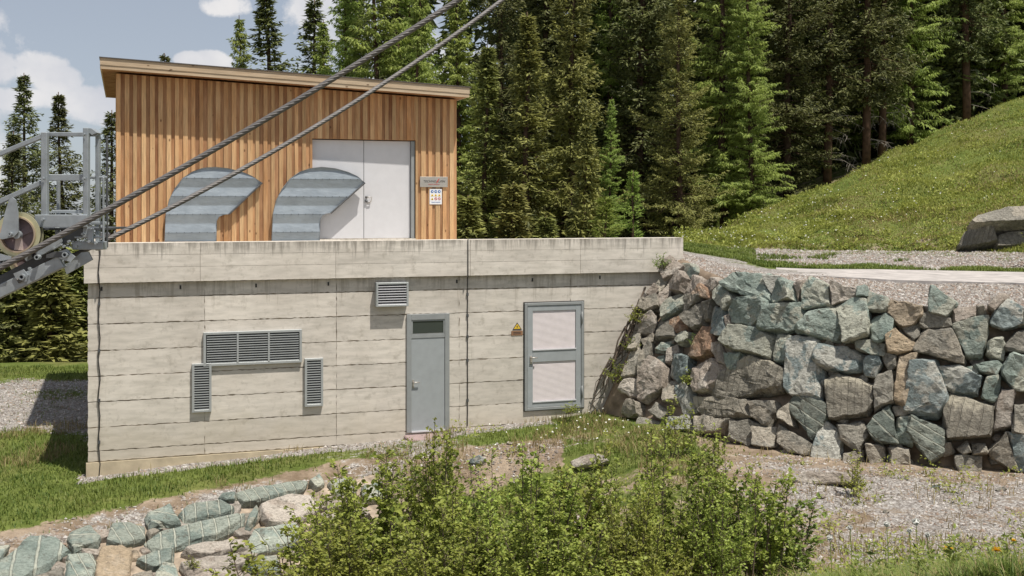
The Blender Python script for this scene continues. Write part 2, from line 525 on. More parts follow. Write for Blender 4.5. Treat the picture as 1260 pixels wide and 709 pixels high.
M_WPRINT = simple('white_sign_face', (0.75, 0.76, 0.78), 0.5, var=0.02, bstr=0)
M_BROWNS = simple('brown_sign_face', (0.28, 0.15, 0.08), 0.6, var=0.15, bstr=0)
M_EARTH = simple('dry_brown_earth', (0.24, 0.185, 0.135), 0.95, var=0.45, scale=3, bstr=1.0, coord='Object', spec=0.1)
M_ROAD = simple('pale_road_slab', (0.40, 0.37, 0.35), 0.9, var=0.25, scale=3, bstr=0.5, coord='Object')
M_GROUND = mat_ground('ground_mix')
M_BARK = simple('brown_bark', (0.085, 0.055, 0.04), 0.95, var=0.4, scale=5, bstr=0.8, spec=0.1)
M_BARKR = simple('reddish_bark', (0.115, 0.07, 0.048), 0.95, var=0.4, scale=4, bstr=0.8, spec=0.1)
M_TWIG = simple('grey_brown_twig', (0.10, 0.075, 0.055), 0.9, var=0.3, bstr=0)
M_DEAD = simple('pale_dead_wood', (0.32, 0.28, 0.24), 0.9, var=0.3, bstr=0)
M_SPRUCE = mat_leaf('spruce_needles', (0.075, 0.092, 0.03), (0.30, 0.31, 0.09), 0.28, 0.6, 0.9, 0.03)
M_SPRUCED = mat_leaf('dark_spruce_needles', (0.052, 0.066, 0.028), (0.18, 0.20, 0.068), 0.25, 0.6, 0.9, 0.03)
M_LARCH = mat_leaf('larch_needles', (0.12, 0.18, 0.035), (0.37, 0.44, 0.11), 0.42, 0.55, 0.8, 0.02)
M_YOUNG = mat_leaf('young_fir_needles', (0.10, 0.16, 0.03), (0.32, 0.40, 0.09), 0.4, 0.55, 1.5, 0.03)
M_BUSH = mat_leaf('shrub_leaves', (0.12, 0.165, 0.025), (0.35, 0.40, 0.085), 0.42, 0.5, 1.6, 0.03)
M_GRASS = mat_leaf('grass_blades', (0.065, 0.115, 0.018), (0.17, 0.21, 0.045), 0.3, 0.55, 0.9, 0.0)
M_GRASSH = mat_leaf('hill_grass_blades', (0.15, 0.19, 0.032), (0.36, 0.385, 0.09), 0.38, 0.55, 0.45, 0.0)
M_DRY = mat_leaf('dry_grass_blades', (0.18, 0.14, 0.06), (0.36, 0.29, 0.14), 0.3, 0.6, 1.5, 0.0)
M_PEB = island_mat('pebbles', [(.24, .21, .185), (.36, .33, .30), (.19, .155, .13), (.30, .265, .225), (.46, .43, .40), (.27, .20, .155)])
M_DAISY = simple('white_petals', (0.75, 0.75, 0.68), 0.7, var=0, bstr=0)
M_DAND = simple('dandelion_yellow', (0.78, 0.50, 0.02), 0.7, var=0.1, bstr=0)
M_CLOCK = simple('seed_head_white', (0.62, 0.62, 0.58), 0.9, var=0.1, bstr=0)

G1, G2 = (0.20, 0.25, 0.22), (0.40, 0.455, 0.40)
STONES = {
    'g': mat_stone('green_grey_stone', G1, G2, (0.50, 0.49, 0.40), 0.8),
    'b': mat_stone('bluish_stone', (0.17, 0.215, 0.215), (0.38, 0.43, 0.415), (0.58, 0.56, 0.49), 0.8),
    'w': mat_stone('brown_grey_stone', (0.23, 0.215, 0.18), (0.38, 0.355, 0.30), (0.52, 0.46, 0.37), 0.6),
    's': mat_stone('streaked_brown_stone', (0.20, 0.185, 0.15), (0.30, 0.275, 0.225), (0.38, 0.34, 0.27), 0.3, 0.13, (0.25, 0.225, 0.18), streak=True),
    'o': mat_stone('orange_stone', (0.33, 0.20, 0.13), (0.46, 0.32, 0.22), (0.52, 0.44, 0.35), 0.5),
    'p': mat_stone('pink_brown_stone', (0.34, 0.285, 0.235), (0.47, 0.41, 0.35), (0.60, 0.55, 0.48), 0.6),
    'e': mat_stone('beige_stone', (0.40, 0.31, 0.21), (0.50, 0.40, 0.28), (0.54, 0.46, 0.36), 0.4),
    'd': mat_stone('drilled_green_stone', G1, G2, (0.50, 0.51, 0.42), 0.4, 0.24, (0.56, 0.57, 0.47), gdir=(1, 0.12)),
    'l': mat_stone('slanting_drilled_stone', (0.16, 0.19, 0.165), (0.26, 0.29, 0.25), (0.4, 0.4, 0.33), 0.3, 0.17, (0.42, 0.43, 0.36), gdir=(0.62, 0.9)),
    'c': mat_stone('cross_drilled_stone', G1, G2, (0.50, 0.51, 0.42), 0.4, 0.27, (0.56, 0.57, 0.47), gdir=(0.2, 1)),
}


# ------------------------------------------------------------------ terrain functions
def sst(a, b, x):
    t = np.clip((np.asarray(x, float) - a) / (b - a), 0, 1)
    return t * t * (3 - 2 * t)


def fbm(x, y, s=1.0, seed=0.0):
    x = np.asarray(x, float) * s + seed
    y = np.asarray(y, float) * s - seed * 1.7
    r = 0
    a = 1.0
    for i in range(4):
        r = r + a * (np.sin(x * 1.3 + 2.1 * np.sin(y * 0.9 + i)) * np.cos(y * 1.1 + 1.7 * np.sin(x * 0.8 + 2 * i)))
        x, y, a = x * 1.93 + 3.1, y * 2.07 - 1.3, a * 0.5
    return r


YAW = math.radians(18.7)
UX, UY = math.cos(YAW), math.sin(YAW)
OX, OY = -2.204, 23.73


def uv_of(x, y):
    dx, dy = np.asarray(x) - OX, np.asarray(y) - OY
    return dx * UX + dy * UY, -dx * UY + dy * UX


def edge_y(x):
    return np.interp(x, [-30, -9.5, -7.8, -3.2, 0, 3, 8], [9, 16, 17.45, 21.2, 21.6, 21.2, 18])


def drop_of(x):
    return np.interp(x, [-30, -9, -3.5, -1, 2.5], [1.2, 1.5, 1.35, 0.7, 0.0])


def H_low(x, y):
    x, y = np.asarray(x, float), np.asarray(y, float)
    pad = np.interp(x, [-60, -14, -8, 3, 12], [-0.6, -0.5, -0.55, 0.12, 0.0])
    pad = pad + 0.034 * np.clip(y - 22, 0, 12) * (x < -6)
    e = edge_y(x)
    pad = pad - 0.24 * sst(1.7, 0.0, y - e) * sst(1, -1, x)
    t = sst(-0.3, 0.95, e - y)
    z = pad - drop_of(x) * t - 0.04 * np.clip(e - y, 0, 4) * (x < 2)
    low = 1.7 * (1 - sst(-3.2, -0.8, x))
    bank = 3.17 + 0.12 * sst(1.0, 3.0, x) - 0.36 * (y - 5) - 0.30 - low - 1.3 * (1 - sst(0.0, 1.7, x)) * sst(10.5, 7, y)
    bank = np.minimum(bank, 3.3)
    k = 0.25
    z = k * np.logaddexp(z / k, bank / k)
    return z + 0.02 * fbm(x, y, 1.7)


def H_far(x, y):
    x, y = np.asarray(x, float), np.asarray(y, float)
    z = 1.1 + 0.35 * x + 0.03 * (y - 40)
    lo = -1.7 - 0.03 * (y - 34)
    z = np.logaddexp(z / 1.0, lo / 1.0)
    z = np.where(x > 60, z - 0.2 * (x - 60), z)
    return z + 0.15 * fbm(x, y, 0.3)


def zone_low(x, y):
    u, v = uv_of(x, y)
    e = edge_y(x)
    gap = y - e
    gravel = np.zeros_like(x)
    earth = np.zeros_like(x)
    # pebbles at the foot of the concrete
    gravel = np.maximum(gravel, 0.85 * (np.abs(v + 0.18) < 0.34) * (u > -6.4) * (u < 3.2))
    # pebble patches in front of the first door
    gravel = np.maximum(gravel, 0.62 * np.exp(-((u + 0.2) / 1.9) ** 2 - ((v + 1.0) / 0.9) ** 2))
    gravel = np.maximum(gravel, (0.52 + 0.14 * fbm(x, y, 1.5, 8)) * sst(0.9, 0.2, np.abs(gap - 0.5)) * (x < -2.0))
    # gravel below the boulder wall
    gravel = np.maximum(gravel, (0.66 + 0.16 * fbm(x, y, 1.1, 17)) * sst(2.6, 5.6, x + 0.3 * fbm(x, y, 1.0, 5)) * sst(12.6, 14.2, y))
    # gravel yard behind on the left
    gravel = np.maximum(gravel, (0.70 + 0.18 * fbm(x, y, 0.8, 41)) * sst(24.3, 26.2, y + 0.1 * (x + 10) + 0.4 * fbm(x, y, 0.9, 6)) * sst(32.4, 30.8, y) * sst(-6, -8, x))
    earth = np.maximum(earth, 0.8 * sst(1.1, 0.5, np.abs(gap - 0.35)) * (x < 1))
    earth = np.maximum(earth, 0.45 * np.exp(-((x - 1.3) / 1.6) ** 2 - ((y - 22.6) / 1.5) ** 2))
    earth = np.maximum(earth, 0.85 * sst(-0.3, -0.9, gap) * sst(-1, -2.5, x))
    earth = np.maximum(earth, 0.45 * (y < 20) * (x < 5) * (x > -2.5))
    earth = np.maximum(earth, 0.9 * (x > 3.5) * (y > 12.5))
    pxv = HX + x / np.maximum(y, 0.5) * F
    db = np.interp(pxv, [735, 800, 850, 900, 1000, 1100, 1250, 1340], [24.6, 23.2, 22.2, 21.4, 20.6, 20.1, 19.5, 19.2])
    gravel = gravel * (1 - 0.75 * sst(1.3, 0.4, db - y) * (pxv > 860))
    earth = np.maximum(earth, 0.5 * (y < 9))
    return gravel, earth


def set_zone(me, g, e):
    n = len(me.vertices)
    a = me.color_attributes.new('zone', 'FLOAT_COLOR', 'POINT')
    c = np.ones((n, 4), dtype=np.float32)
    c[:, 0] = 0
    c[:, 1] = g
    c[:, 2] = e
    a.data.foreach_set('color', c.ravel())


def grid_mesh(name, X, Y, Z):
    ny, nx = X.shape
    V = np.stack([X, Y, Z], -1).reshape(-1, 3)
    i = np.arange(ny * nx).reshape(ny, nx)
    fs = np.stack([i[:-1, :-1], i[:-1, 1:], i[1:, 1:], i[1:, :-1]], -1).reshape(-1, 4)
    return np_mesh(name, V, fs, True)


def spaced(vals):
    out = []
    for a, b, s in vals:
        out.append(np.arange(a, b, s))
    return np.concatenate(out)


xs = spaced([(-160, -30, 10), (-30, -13, 0.8), (-13, 11, 0.12), (11, 24, 0.6), (24, 161, 8)])
ys = spaced([(-60, 0, 6), (0, 3, 0.5), (3, 26, 0.12), (26, 34.6, 0.3)])
X, Y = np.meshgrid(xs, ys)
me = grid_mesh('ground', X, Y, H_low(X, Y))
g, e = zone_low(X, Y)
set_zone(me, g.ravel(), e.ravel())
obj('ground', me, M_GROUND, kind='structure')

xs = spaced([(-400, -60, 20), (-60, 60, 1.5), (60, 401, 20)])
ys = spaced([(34.0, 90, 1.5), (90, 700, 20)])
X, Y = np.meshgrid(xs, ys)
Z = H_far(X, Y)
Z = np.where(Y < 35.2, np.minimum(Z, H_low(X, Y) - 0.02) , Z)
crest_y = np.interp(X, [4, 6.5, 7.8, 10.6, 13.5, 16.7, 20.7, 26, 40], [33, 37, 38.5, 41, 43, 45, 47, 49, 51])
Z = Z - 4.0 * sst(crest_y + 1.5, crest_y - 4, Y) * sst(2.5, 6, X) * sst(70, 50, X)
me = grid_mesh('forest_floor', X, Y, Z)
set_zone(me, np.zeros(X.size), np.full(X.size, 0.45))
obj('forest_floor', me, M_GROUND, kind='structure')


# boulder wall face: distance of the face for a direction
def D_wall(px, py):
    Dt = np.interp(px, [745, 832, 870, 900, 950, 1000, 1100, 1250, 1340], [25.6, 25.5, 24.4, 23.4, 22.4, 21.7, 21.0, 20.3, 19.9])
    Db = np.interp(px, [735, 800, 850, 900, 1000, 1100, 1250, 1340], [24.6, 23.2, 22.2, 21.4, 20.6, 20.1, 19.5, 19.2])
    return Dt + (Db - Dt) * (np.asarray(py, float) - 320) / 260.0


def ytop_wall(px):
    return np.interp(px, [742, 832, 850, 870, 900, 950, 1000, 1060, 1100, 1200, 1260, 1340], [505, 313, 322, 333, 344, 345, 352, 358, 374, 382, 385, 392])


def row(pts, n=90):
    a = np.array(pts, float)
    px = np.linspace(a[0, 0], a[-1, 0], n)
    return px, np.interp(px, a[:, 0], a[:, 1]), np.interp(px, a[:, 0], a[:, 2])


def loft(name, rows, sub, zones, rough=0.02):
    """rows: (px, py, D) polylines; zones per row: (gravel, earth)"""
    R = []
    for r in rows:
        px, py, D = row(r)
        R.append(np.stack([(px - HX) / F * D, D, CZ - (py - HY) / F * D], -1))
    P3, G, E = [], [], []
    for i in range(len(R) - 1):
        for k in range(sub[i]):
            t = k / sub[i]
            P3.append(R[i] * (1 - t) + R[i + 1] * t)
            G.append(zones[i][0] * (1 - t) + zones[i + 1][0] * t)
            E.append(zones[i][1] * (1 - t) + zones[i + 1][1] * t)
    P3.append(R[-1]); G.append(zones[-1][0]); E.append(zones[-1][1])
    A = np.array(P3)
    A[1:-1, :, 2] += rough * fbm(A[1:-1, :, 0], A[1:-1, :, 1], 1.1, 3)
    me = grid_mesh(name, A[..., 0], A[..., 1], A[..., 2])
    n = A.shape[1]
    set_zone(me, np.repeat(G, n), np.repeat(E, n))
    return obj(name, me, M_GROUND, kind='structure'), A, np.array(G), np.array(E)


top0 = [(px, float(ytop_wall(px)) + 5, float(D_wall(px, ytop_wall(px))) + 0.22) for px in (832, 850, 870, 900, 950, 1000, 1060, 1100, 1200, 1260, 1420)]
slabf = [(832, 311, 27.0), (870, 320, 26.0), (900, 331, 24.8), (950, 338, 23.4), (1000, 340, 22.9), (1100, 347, 22.6), (1260, 351, 22.4), (1420, 356, 21.8)]
slabb = [(836, 306, 28.5), (880, 314, 27.9), (950, 329, 26.2), (1000, 332, 25.9), (1100, 334, 25.6), (1260, 337, 25.4), (1420, 340, 24.6)]
strip = [(836, 302, 30.0), (900, 312, 30.0), (1000, 324, 29.0), (1100, 326, 28.6), (1260, 329, 28.0), (1420, 333, 27.4)]
foot = [(836, 299, 31.0), (900, 305, 32.0), (1000, 308, 32.5), (1100, 309, 32.0), (1200, 309, 30.5), (1300, 313, 28.5), (1600, 330, 24.0)]
t_obj, t_A, t_G, t_E = loft('gravel_terrace', [top0, slabf, slabb, strip, foot], [8, 8, 8, 8], [(1.0, 0), (1.0, 0), (0.35, 0.0), (0.8, 0.1), (0.4, 0.4)], 0.025)
crest = [(836, 292, 34.5), (870, 286, 36.0), (900, 277, 37.5), (950, 257, 39), (1000, 236, 40), (1080, 197, 42), (1160, 160, 44), (1260, 120, 46), (1400, 62, 48), (1600, -20, 50)]
mid = [(836, 296, 32.8), (900, 291, 34.0), (1000, 272, 35.0), (1100, 246, 36.0), (1200, 224, 36.0), (1300, 210, 35.0), (1600, 150, 33.0)]
R_after = []
for px, py, D in crest:
    p = P(px, py, D)
    q = Vector((p.x * 1.06, p.y + 5, 0))
    q.z = min(p.z + 0.2, float(H_far(q.x, q.y)) - 0.3)
    # back to px/py/D
    R_after.append((px, HY - (q.z - CZ) * F / q.y, q.y))
h_obj, h_A, h_G, h_E = loft('grass_hillside', [foot, mid, crest, R_after], [26, 26, 6], [(0.25, 0.4), (0, 0.0), (0, 0.0), (0, 0.0)], 0.12)

# road slab: a real 9 cm slab lying on the terrace
px, py, D = row([(955, 338.5, 23.35)] + slabf[4:], 70)
_, py2, D2 = row([(955, 329.5, 26.15)] + slabb[3:], 70)
fr = np.stack([(px - HX) / F * D, D, CZ - (py - HY) / F * D], -1)
bk = np.stack([(px - HX) / F * D2, D2, CZ - (py2 - HY) / F * D2], -1)
wob = 0.06 * fbm(fr[:, 0], fr[:, 1], 3.0)[:, None]
fr[:, 1:2] += wob
up = np.array([0, 0, 1.0]) * (0.004 + 0.036 * np.minimum(1, np.arange(len(px)) / 18.0))[:, None]
V = np.concatenate([fr + up, bk + up, bk - up * 2 - [0, 0, .03], fr - up * 2 - [0, 0, .03]])
n = len(px)
fs = []
for i in range(n - 1):
    fs += [(i, i + 1, n + i + 1, n + i), (3 * n + i, 3 * n + i + 1, i + 1, i), (n + i, n + i + 1, 2 * n + i + 1, 2 * n + i)]
fs += [(0, n, 2 * n, 3 * n), (n - 1, 4 * n - 1, 3 * n - 1, 2 * n - 1)]
obj('road', np_mesh('road', V, np.array(fs)), M_ROAD, kind='structure')


# ------------------------------------------------------------------ scatter helpers
def unit(a):
    return a / np.maximum(np.linalg.norm(a, axis=-1, keepdims=True), 1e-9)


def blades(pos, h, w, lean=0.5, name='blades'):
    """one bent blade (2 triangles + tip) per position"""
    n = len(pos)
    an = RNG.uniform(0, 2 * math.pi, n)
    side = np.stack([np.cos(an), np.sin(an), np.zeros(n)], -1)
    ln = np.stack([-np.sin(an), np.cos(an), np.zeros(n)], -1) * RNG.normal(0, lean, n)[:, None]
    h = np.asarray(h)[:, None]
    w = np.asarray(w)[:, None]
    a = pos - side * w / 2
    b = pos + side * w / 2
    m = pos + np.array([0, 0, 0.55]) * h + ln * h * 0.3
    c = m + side * w * 0.35
    d = m - side * w * 0.35
    t = pos + np.array([0, 0, 1.0]) * h * 0.92 + ln * h * 0.9
    V = np.stack([a, b, c, d, t], 1).reshape(-1, 3)
    i = np.arange(n)[:, None] * 5
    F4 = np.concatenate([i + [0, 1, 2], i + [0, 2, 3], i + [3, 2, 4]])
    return np_mesh(name, V, F4)


def kites(c, d, nrm, L, W, name='leaves', fold=0.25):
    """folded leaf: 4 vertices, 2 triangles; c base, d direction, nrm face normal"""
    d = unit(d)
    s = unit(np.cross(nrm, d))
    up = np.cross(d, s)
    L = np.asarray(L)[:, None]
    W = np.asarray(W)[:, None]
    mid = c + d * L * 0.45
    V = np.stack([c, mid + s * W / 2 + up * W * fold, c + d * L, mid - s * W / 2 + up * W * fold], 1).reshape(-1, 3)
    i = np.arange(len(c))[:, None] * 4
    F3 = np.concatenate([i + [0, 1, 2], i + [0, 2, 3]])
    return V, F3


def pebbles(pos, r, name):
    n = len(pos)
    base = np.array([[1, 0, 0], [0, 1, 0], [-1, 0, 0], [0, -1, 0], [0, 0, 0.7], [0, 0, -0.6]], float)
    V = base[None] * RNG.uniform(0.55, 1.25, (n, 6, 3))
    V += RNG.normal(0, 0.12, V.shape)
    an = RNG.uniform(0, 6.28, n)
    ca, sa = np.cos(an)[:, None], np.sin(an)[:, None]
    x = V[..., 0] * ca - V[..., 1] * sa
    y = V[..., 0] * sa + V[..., 1] * ca
    V = np.stack([x, y, V[..., 2]], -1) * np.asarray(r)[:, None, None] + pos[:, None]
    i = np.arange(n)[:, None] * 6
    F3 = np.concatenate([i + q for q in ([0, 1, 4], [1, 2, 4], [2, 3, 4], [3, 0, 4], [1, 0, 5], [2, 1, 5], [3, 2, 5], [0, 3, 5])])
    return np_mesh(name, V.reshape(-1, 3), F3)


def rand_low(n, x0, x1, y0, y1):
    x = RNG.uniform(x0, x1, n)
    y = RNG.uniform(y0, y1, n)
    return x, y


def noise_mask(x, y, seed=0):
    return 0.5 + 0.28 * fbm(x, y, 1.4, seed) + RNG.uniform(-0.12, 0.12, len(x))


# ------------------------------------------------------------------ concrete building
def W(u, v, z):
    return Vector((OX + u * UX - v * UY, OY + u * UY + v * UX, z))


def wall_u(px, v=0.0):
    k = (px - HX) / F
    # X = k*Y
    return (k * (OY + v * UX) - OX + v * UY) / (UX - k * UY)


def wall_z(px, py, v=0.0):
    u = wall_u(px, v)
    D = OY + u * UY + v * UX
    return CZ - (py - HY) / F * D


def uz(px, py, v=0.0):
    return wall_u(px, v), wall_z(px, py, v)


U0, U1 = wall_u(108), 6.30
ZT, ZL = 3.91, 3.15
bld = empty('concrete_building', (OX, OY, 0), YAW, 'long low board-marked concrete building with projecting parapet, doors and vents in its face', 'building')
m = MB()
m.box(U0 + 0.006, U1, 0.014, 8.6, -1.0, ZL + 0.02)
m.build('wall', M_JOINT, bld)
# face panels left by the formwork, each slightly proud of the joints
ZJ = [-0.27, -0.07, 0.38, 0.87, 1.36, 1.85, 2.36, 2.86, ZL]
UJ = [U0, wall_u(252), wall_u(414), wall_u(565), wall_u(702), U1]


def ragged_panel(u0, u1, z0, z1, v0, v1, gap=0.005, jit=0.004, gx=0.003):
    pts = []
    def edge(a, b):
        L = max(2, int(math.dist(a, b) / 0.06))
        for i in range(L):
            t = i / L
            x = a[0] + (b[0] - a[0]) * t + (random.uniform(-jit, jit) if i else 0)
            z = a[1] + (b[1] - a[1]) * t + (random.uniform(-jit, jit) if i else 0)
            pts.append((x, z))
    c = [(u0 + gx, z0 + gap), (u1 - gx, z0 + gap), (u1 - gx, z1 - gap), (u0 + gx, z1 - gap)]
    for i in range(4):
        edge(c[i], c[(i + 1) % 4])
    m = MB()
    m.prism(pts, v0, v1)
    return m


for i in range(len(UJ) - 1):
    off = random.uniform(-0.0, 0.0)
    for j in range(0, len(ZJ) - 1):
        ragged_panel(UJ[i], UJ[i + 1], ZJ[j], ZJ[j + 1], random.uniform(-0.003, 0.002), 0.03, gap=0.0085, jit=0.0095).build('panel', M_CONC, bld)
m = MB()
m.box(U0 - 0.03, U1, -0.035, 0.02, -1.0, -0.285)
m.build('footing', M_FOOT, bld)
# parapet: one beam with three cast courses and a top
ZP = [ZL, 3.44, 3.68, ZT]
VP = -0.11
UPL = wall_u(103, VP)
m = MB()
m.box(UPL + 0.01, U1 + 0.06, VP + 0.012, 0.32, ZL + 0.005, ZT - 0.004)
m.build('parapet', M_JOINT, bld)
ub = [UPL, wall_u(246), wall_u(412), wall_u(577), wall_u(712), U1 + 0.07]
for j in range(3):
    for i in range(5):
        ragged_panel(ub[i], ub[i + 1], ZP[j], ZP[j + 1], VP + random.uniform(-0.0015, 0.0015), VP + 0.04, 0.0025, 0.0015).build('parapet_course', M_CONCTOP, bld)
MB().box(UPL, U1 + 0.07, VP + 0.04, 0.33, ZT - 0.004, ZT + 0.002).build('parapet_top', M_CONC, bld)
MB().box(U0, U1, 0.33, 8.6, 3.3, 3.62).build('roof_deck', M_CONC, bld)
MB().box(U0, U0 + 0.3, 0.33, 8.6, 3.0, ZT - 0.003).build('side_parapet', M_CONC, bld)
# small anchor holes under the parapet
for px, py in ((125, 355), (222, 353), (315, 351), (404, 349), (562, 346), (655, 344), (738, 341), (130, 573), (233, 565)):
    u, z = uz(px, py)
    MB().box(u - 0.016, u + 0.016, -0.012, -0.0035, z - 0.045, z + 0.03).build('anchor_slot', M_BLACK, bld)


# doors ----------------------------------------------------------
def frame_ring(m, u0, u1, z0, z1, w, v0, v1, wt=None, wb=None):
    wt = w if wt is None else wt
    wb = w if wb is None else wb
    m.box(u0, u0 + w, v0, v1, z0, z1)
    m.box(u1 - w, u1, v0, v1, z0, z1)
    m.box(u0 + w, u1 - w, v0 + 0.001, v1, z1 - wt, z1)
    if wb > 0:
        m.box(u0 + w, u1 - w, v0 + 0.001, v1, z0, z0 + wb)
    return m


u0, zt = uz(500, 387)
u1, zb = uz(552.5, 529)
d1 = empty('metal_door', W((u0 + u1) / 2, 0, zb), YAW, 'tall grey steel door with small dark transom window in the concrete wall', 'door')
uc = (u0 + u1) / 2
hw, hh = (u1 - u0) / 2, zt - zb
frame_ring(MB(), -hw, hw, 0, hh, 0.10, -0.045, -0.002, 0.12, 0.0).build('door_frame', M_FRAME, d1, bevel=0.004)
MB().box(-hw + 0.10, hw - 0.10, -0.025, -0.004, 0.0, hh - 0.50).build('door_leaf', M_DOOR, d1, bevel=0.004)
MB().box(-hw + 0.10, hw - 0.10, -0.035, -0.006, hh - 0.50, hh - 0.44).build('rail', M_FRAME, d1)
MB().box(-hw + 0.13, hw - 0.13, -0.02, -0.005, hh - 0.40, hh - 0.15).build('transom_window', M_GLASS, d1)
frame_ring(MB(), -hw + 0.10, hw - 0.10, hh - 0.44, hh - 0.12, 0.03, -0.032, -0.004).build('window_frame', M_FRAME, d1)
MB().box(-hw + 0.10, hw - 0.10, -0.06, -0.03, 0.0, 0.03).build('kick_strip', M_WHITE, d1)
hz = wall_z(513, 470) - zb
hx = wall_u(508) - uc
MB().box(hx - 0.02, hx + 0.02, -0.035, -0.026, hz - 0.12, hz + 0.05).build('handle_plate', M_PLATE, d1)
MB().tube([(hx, -0.03, hz), (hx, -0.075, hz), (hx + 0.13, -0.075, hz)], 0.011, 8).build('handle', M_PLATE, d1, smooth=True)

u0, zt = uz(645, 373)
u1, zb = uz(717.5, 501)
uc = (u0 + u1) / 2
hw, hh = (u1 - u0) / 2, zt - zb
d2 = empty('louvred_door', W(uc, 0, zb), YAW, 'grey framed door with two whitish ribbed panels beside the boulder wall', 'door')
frame_ring(MB(), -hw - 0.02, hw + 0.02, -0.02, hh + 0.02, 0.03, -0.012, -0.003).build('gap_shade', M_BLACK, d2)  # black ring paints the shaded gap around the door frame
frame_ring(MB(), -hw, hw, 0, hh, 0.06, -0.05, -0.004).build('door_frame', M_FRAME, d2, bevel=0.004)
m = frame_ring(MB(), -hw + 0.066, hw - 0.066, 0.066, hh - 0.066, 0.12, -0.036, -0.006, 0.11, 0.11)
zm = wall_z(680, 437) - zb
m.box(-hw + 0.186, hw - 0.186, -0.035, -0.008, zm - 0.13, zm + 0.13)
m.build('door_leaf', M_DOOR, d2, bevel=0.003)
for z0, z1 in ((0.18, zm - 0.13), (zm + 0.13, hh - 0.18)):
    m = MB()
    n = 34
    s = (z1 - z0) / n
    for k in range(n):
        za = z0 + s * k
        m.add([(-hw + 0.19, -0.0125, za), (hw - 0.19, -0.0125, za), (hw - 0.19, -0.018, za + s * 0.2), (-hw + 0.19, -0.018, za + s * 0.2),
               (hw - 0.19, -0.014, za + s), (-hw + 0.19, -0.014, za + s)], [(0, 1, 2, 3), (3, 2, 4, 5)])
    m.box(-hw + 0.19, hw - 0.19, -0.012, -0.007, z0, z1)
    o = m.build('louvre_panel', M_PANEL, d2)
    MB().box(-hw + 0.18, hw - 0.18, -0.05, -0.03, z0 - 0.012, z0 + 0.014).build('drip_strip', M_WHITE, d2)
hz = wall_z(652, 441) - zb
hx = wall_u(652.5) - uc
MB().box(hx - 0.025, hx + 0.03, -0.05, -0.036, hz - 0.12, hz + 0.05).build('handle_plate', M_PLATE, d2)
MB().tube([(hx, -0.04, hz + 0.02), (hx, -0.095, hz + 0.02), (hx + 0.13, -0.095, hz + 0.02)], 0.012, 8).build('handle', M_PLATE, d2, smooth=True)
for zz in (0.35, hh - 0.35):
    MB().tube([(hw - 0.05, -0.06, zz - 0.13), (hw - 0.05, -0.06, zz + 0.13)], 0.014, 8).build('hinge', M_FRAME, d2, smooth=True)


# vents ----------------------------------------------------------
def vent(px0, py0, px1, py1, n, label, depth=0.05, bays=1, fw=0.05, mat=None, tilt=0.5):
    v = 0
    u0, zt = uz(px0, py0)
    u1, zb = uz(px1, py1)
    uc = (u0 + u1) / 2
    hw, hh = (u1 - u0) / 2, zt - zb
    r = empty('vent_grille', W(uc, v, zb), YAW, label, 'vent', 'ventilation grilles on the concrete wall')
    frame_ring(MB(), -hw, hw, 0, hh, fw, -depth - 0.02, -0.003).build('frame', M_VENT, r, bevel=0.003)
    MB().box(-hw + fw, hw - fw, -0.006, -0.0035, fw, hh - fw).build('backing', M_DARK, r)
    bw = (2 * hw - 2 * fw) / bays
    sl = (hh - 2 * fw) / n
    mes = None
    for b in range(bays):
        x0 = -hw + fw + b * bw
        for k in range(n):
            z0 = fw + sl * k
            if mes is None:
                m = MB()
                a, d = 0.012, -depth
                # a tilted blade, lower edge out
                m.prism([], 0, 0) if False else None
                L = bw - (0.03 if bays > 1 else 0.0)
                yo, yi = -depth - 0.012, -0.012
                m.add([(0, yo, 0), (L, yo, 0), (L, yo, sl * 0.30), (0, yo, sl * 0.30), (L, yi, sl * 0.50), (0, yi, sl * 0.50), (L, yi, sl * 0.35), (0, yi, sl * 0.35)],
                      [(0, 1, 2, 3), (3, 2, 4, 5), (1, 0, 7, 6), (5, 4, 6, 7), (0, 3, 5, 7), (1, 6, 4, 2)])
                mes = m.mesh('slat')
                mes.materials.append(mat or M_VENT)
            obj('slat', mes, None, r, loc=(x0 + (0.015 if bays > 1 else 0), 0, z0))
        if b:
            MB().box(x0 - 0.018, x0 + 0.018, -depth - 0.022, -0.004, fw, hh - fw).build('mullion', M_VENT, r)
    return r


vent(250, 409, 371, 445.5, 12, 'wide three-bay metal grille high on the left of the concrete wall', 0.05, 3)
vent(236, 447.5, 260, 506, 18, 'narrow upright metal grille below left end of the wide grille', 0.05, 1, 0.045)
vent(374.5, 441, 397, 499, 18, 'narrow upright metal grille below right end of the wide grille', 0.05, 1, 0.045)
vent(461, 347.5, 500.5, 376, 8, 'small projecting box grille just under the parapet above the steel door', 0.15, 1, 0.04, M_WHITE)


# conductors -----------------------------------------------------
def conductor(pts, r, label, clamps, mat=M_BLACK):
    root = empty('conductor_cable', W(pts[0][0], 0, pts[-1][1]), YAW, label, 'cable')
    bu, bz = pts[0][0], pts[-1][1]
    MB().tube([(u - bu, v, z - bz) for u, z, v in pts], r, 6).build('wire', mat, root, smooth=True)
    for u, z, v in clamps:
        MB().box(u - bu - 0.022, u - bu + 0.022, v - 0.02, v + 0.022, z - bz - 0.03, z - bz + 0.03).build('clamp', M_STEELD, root)


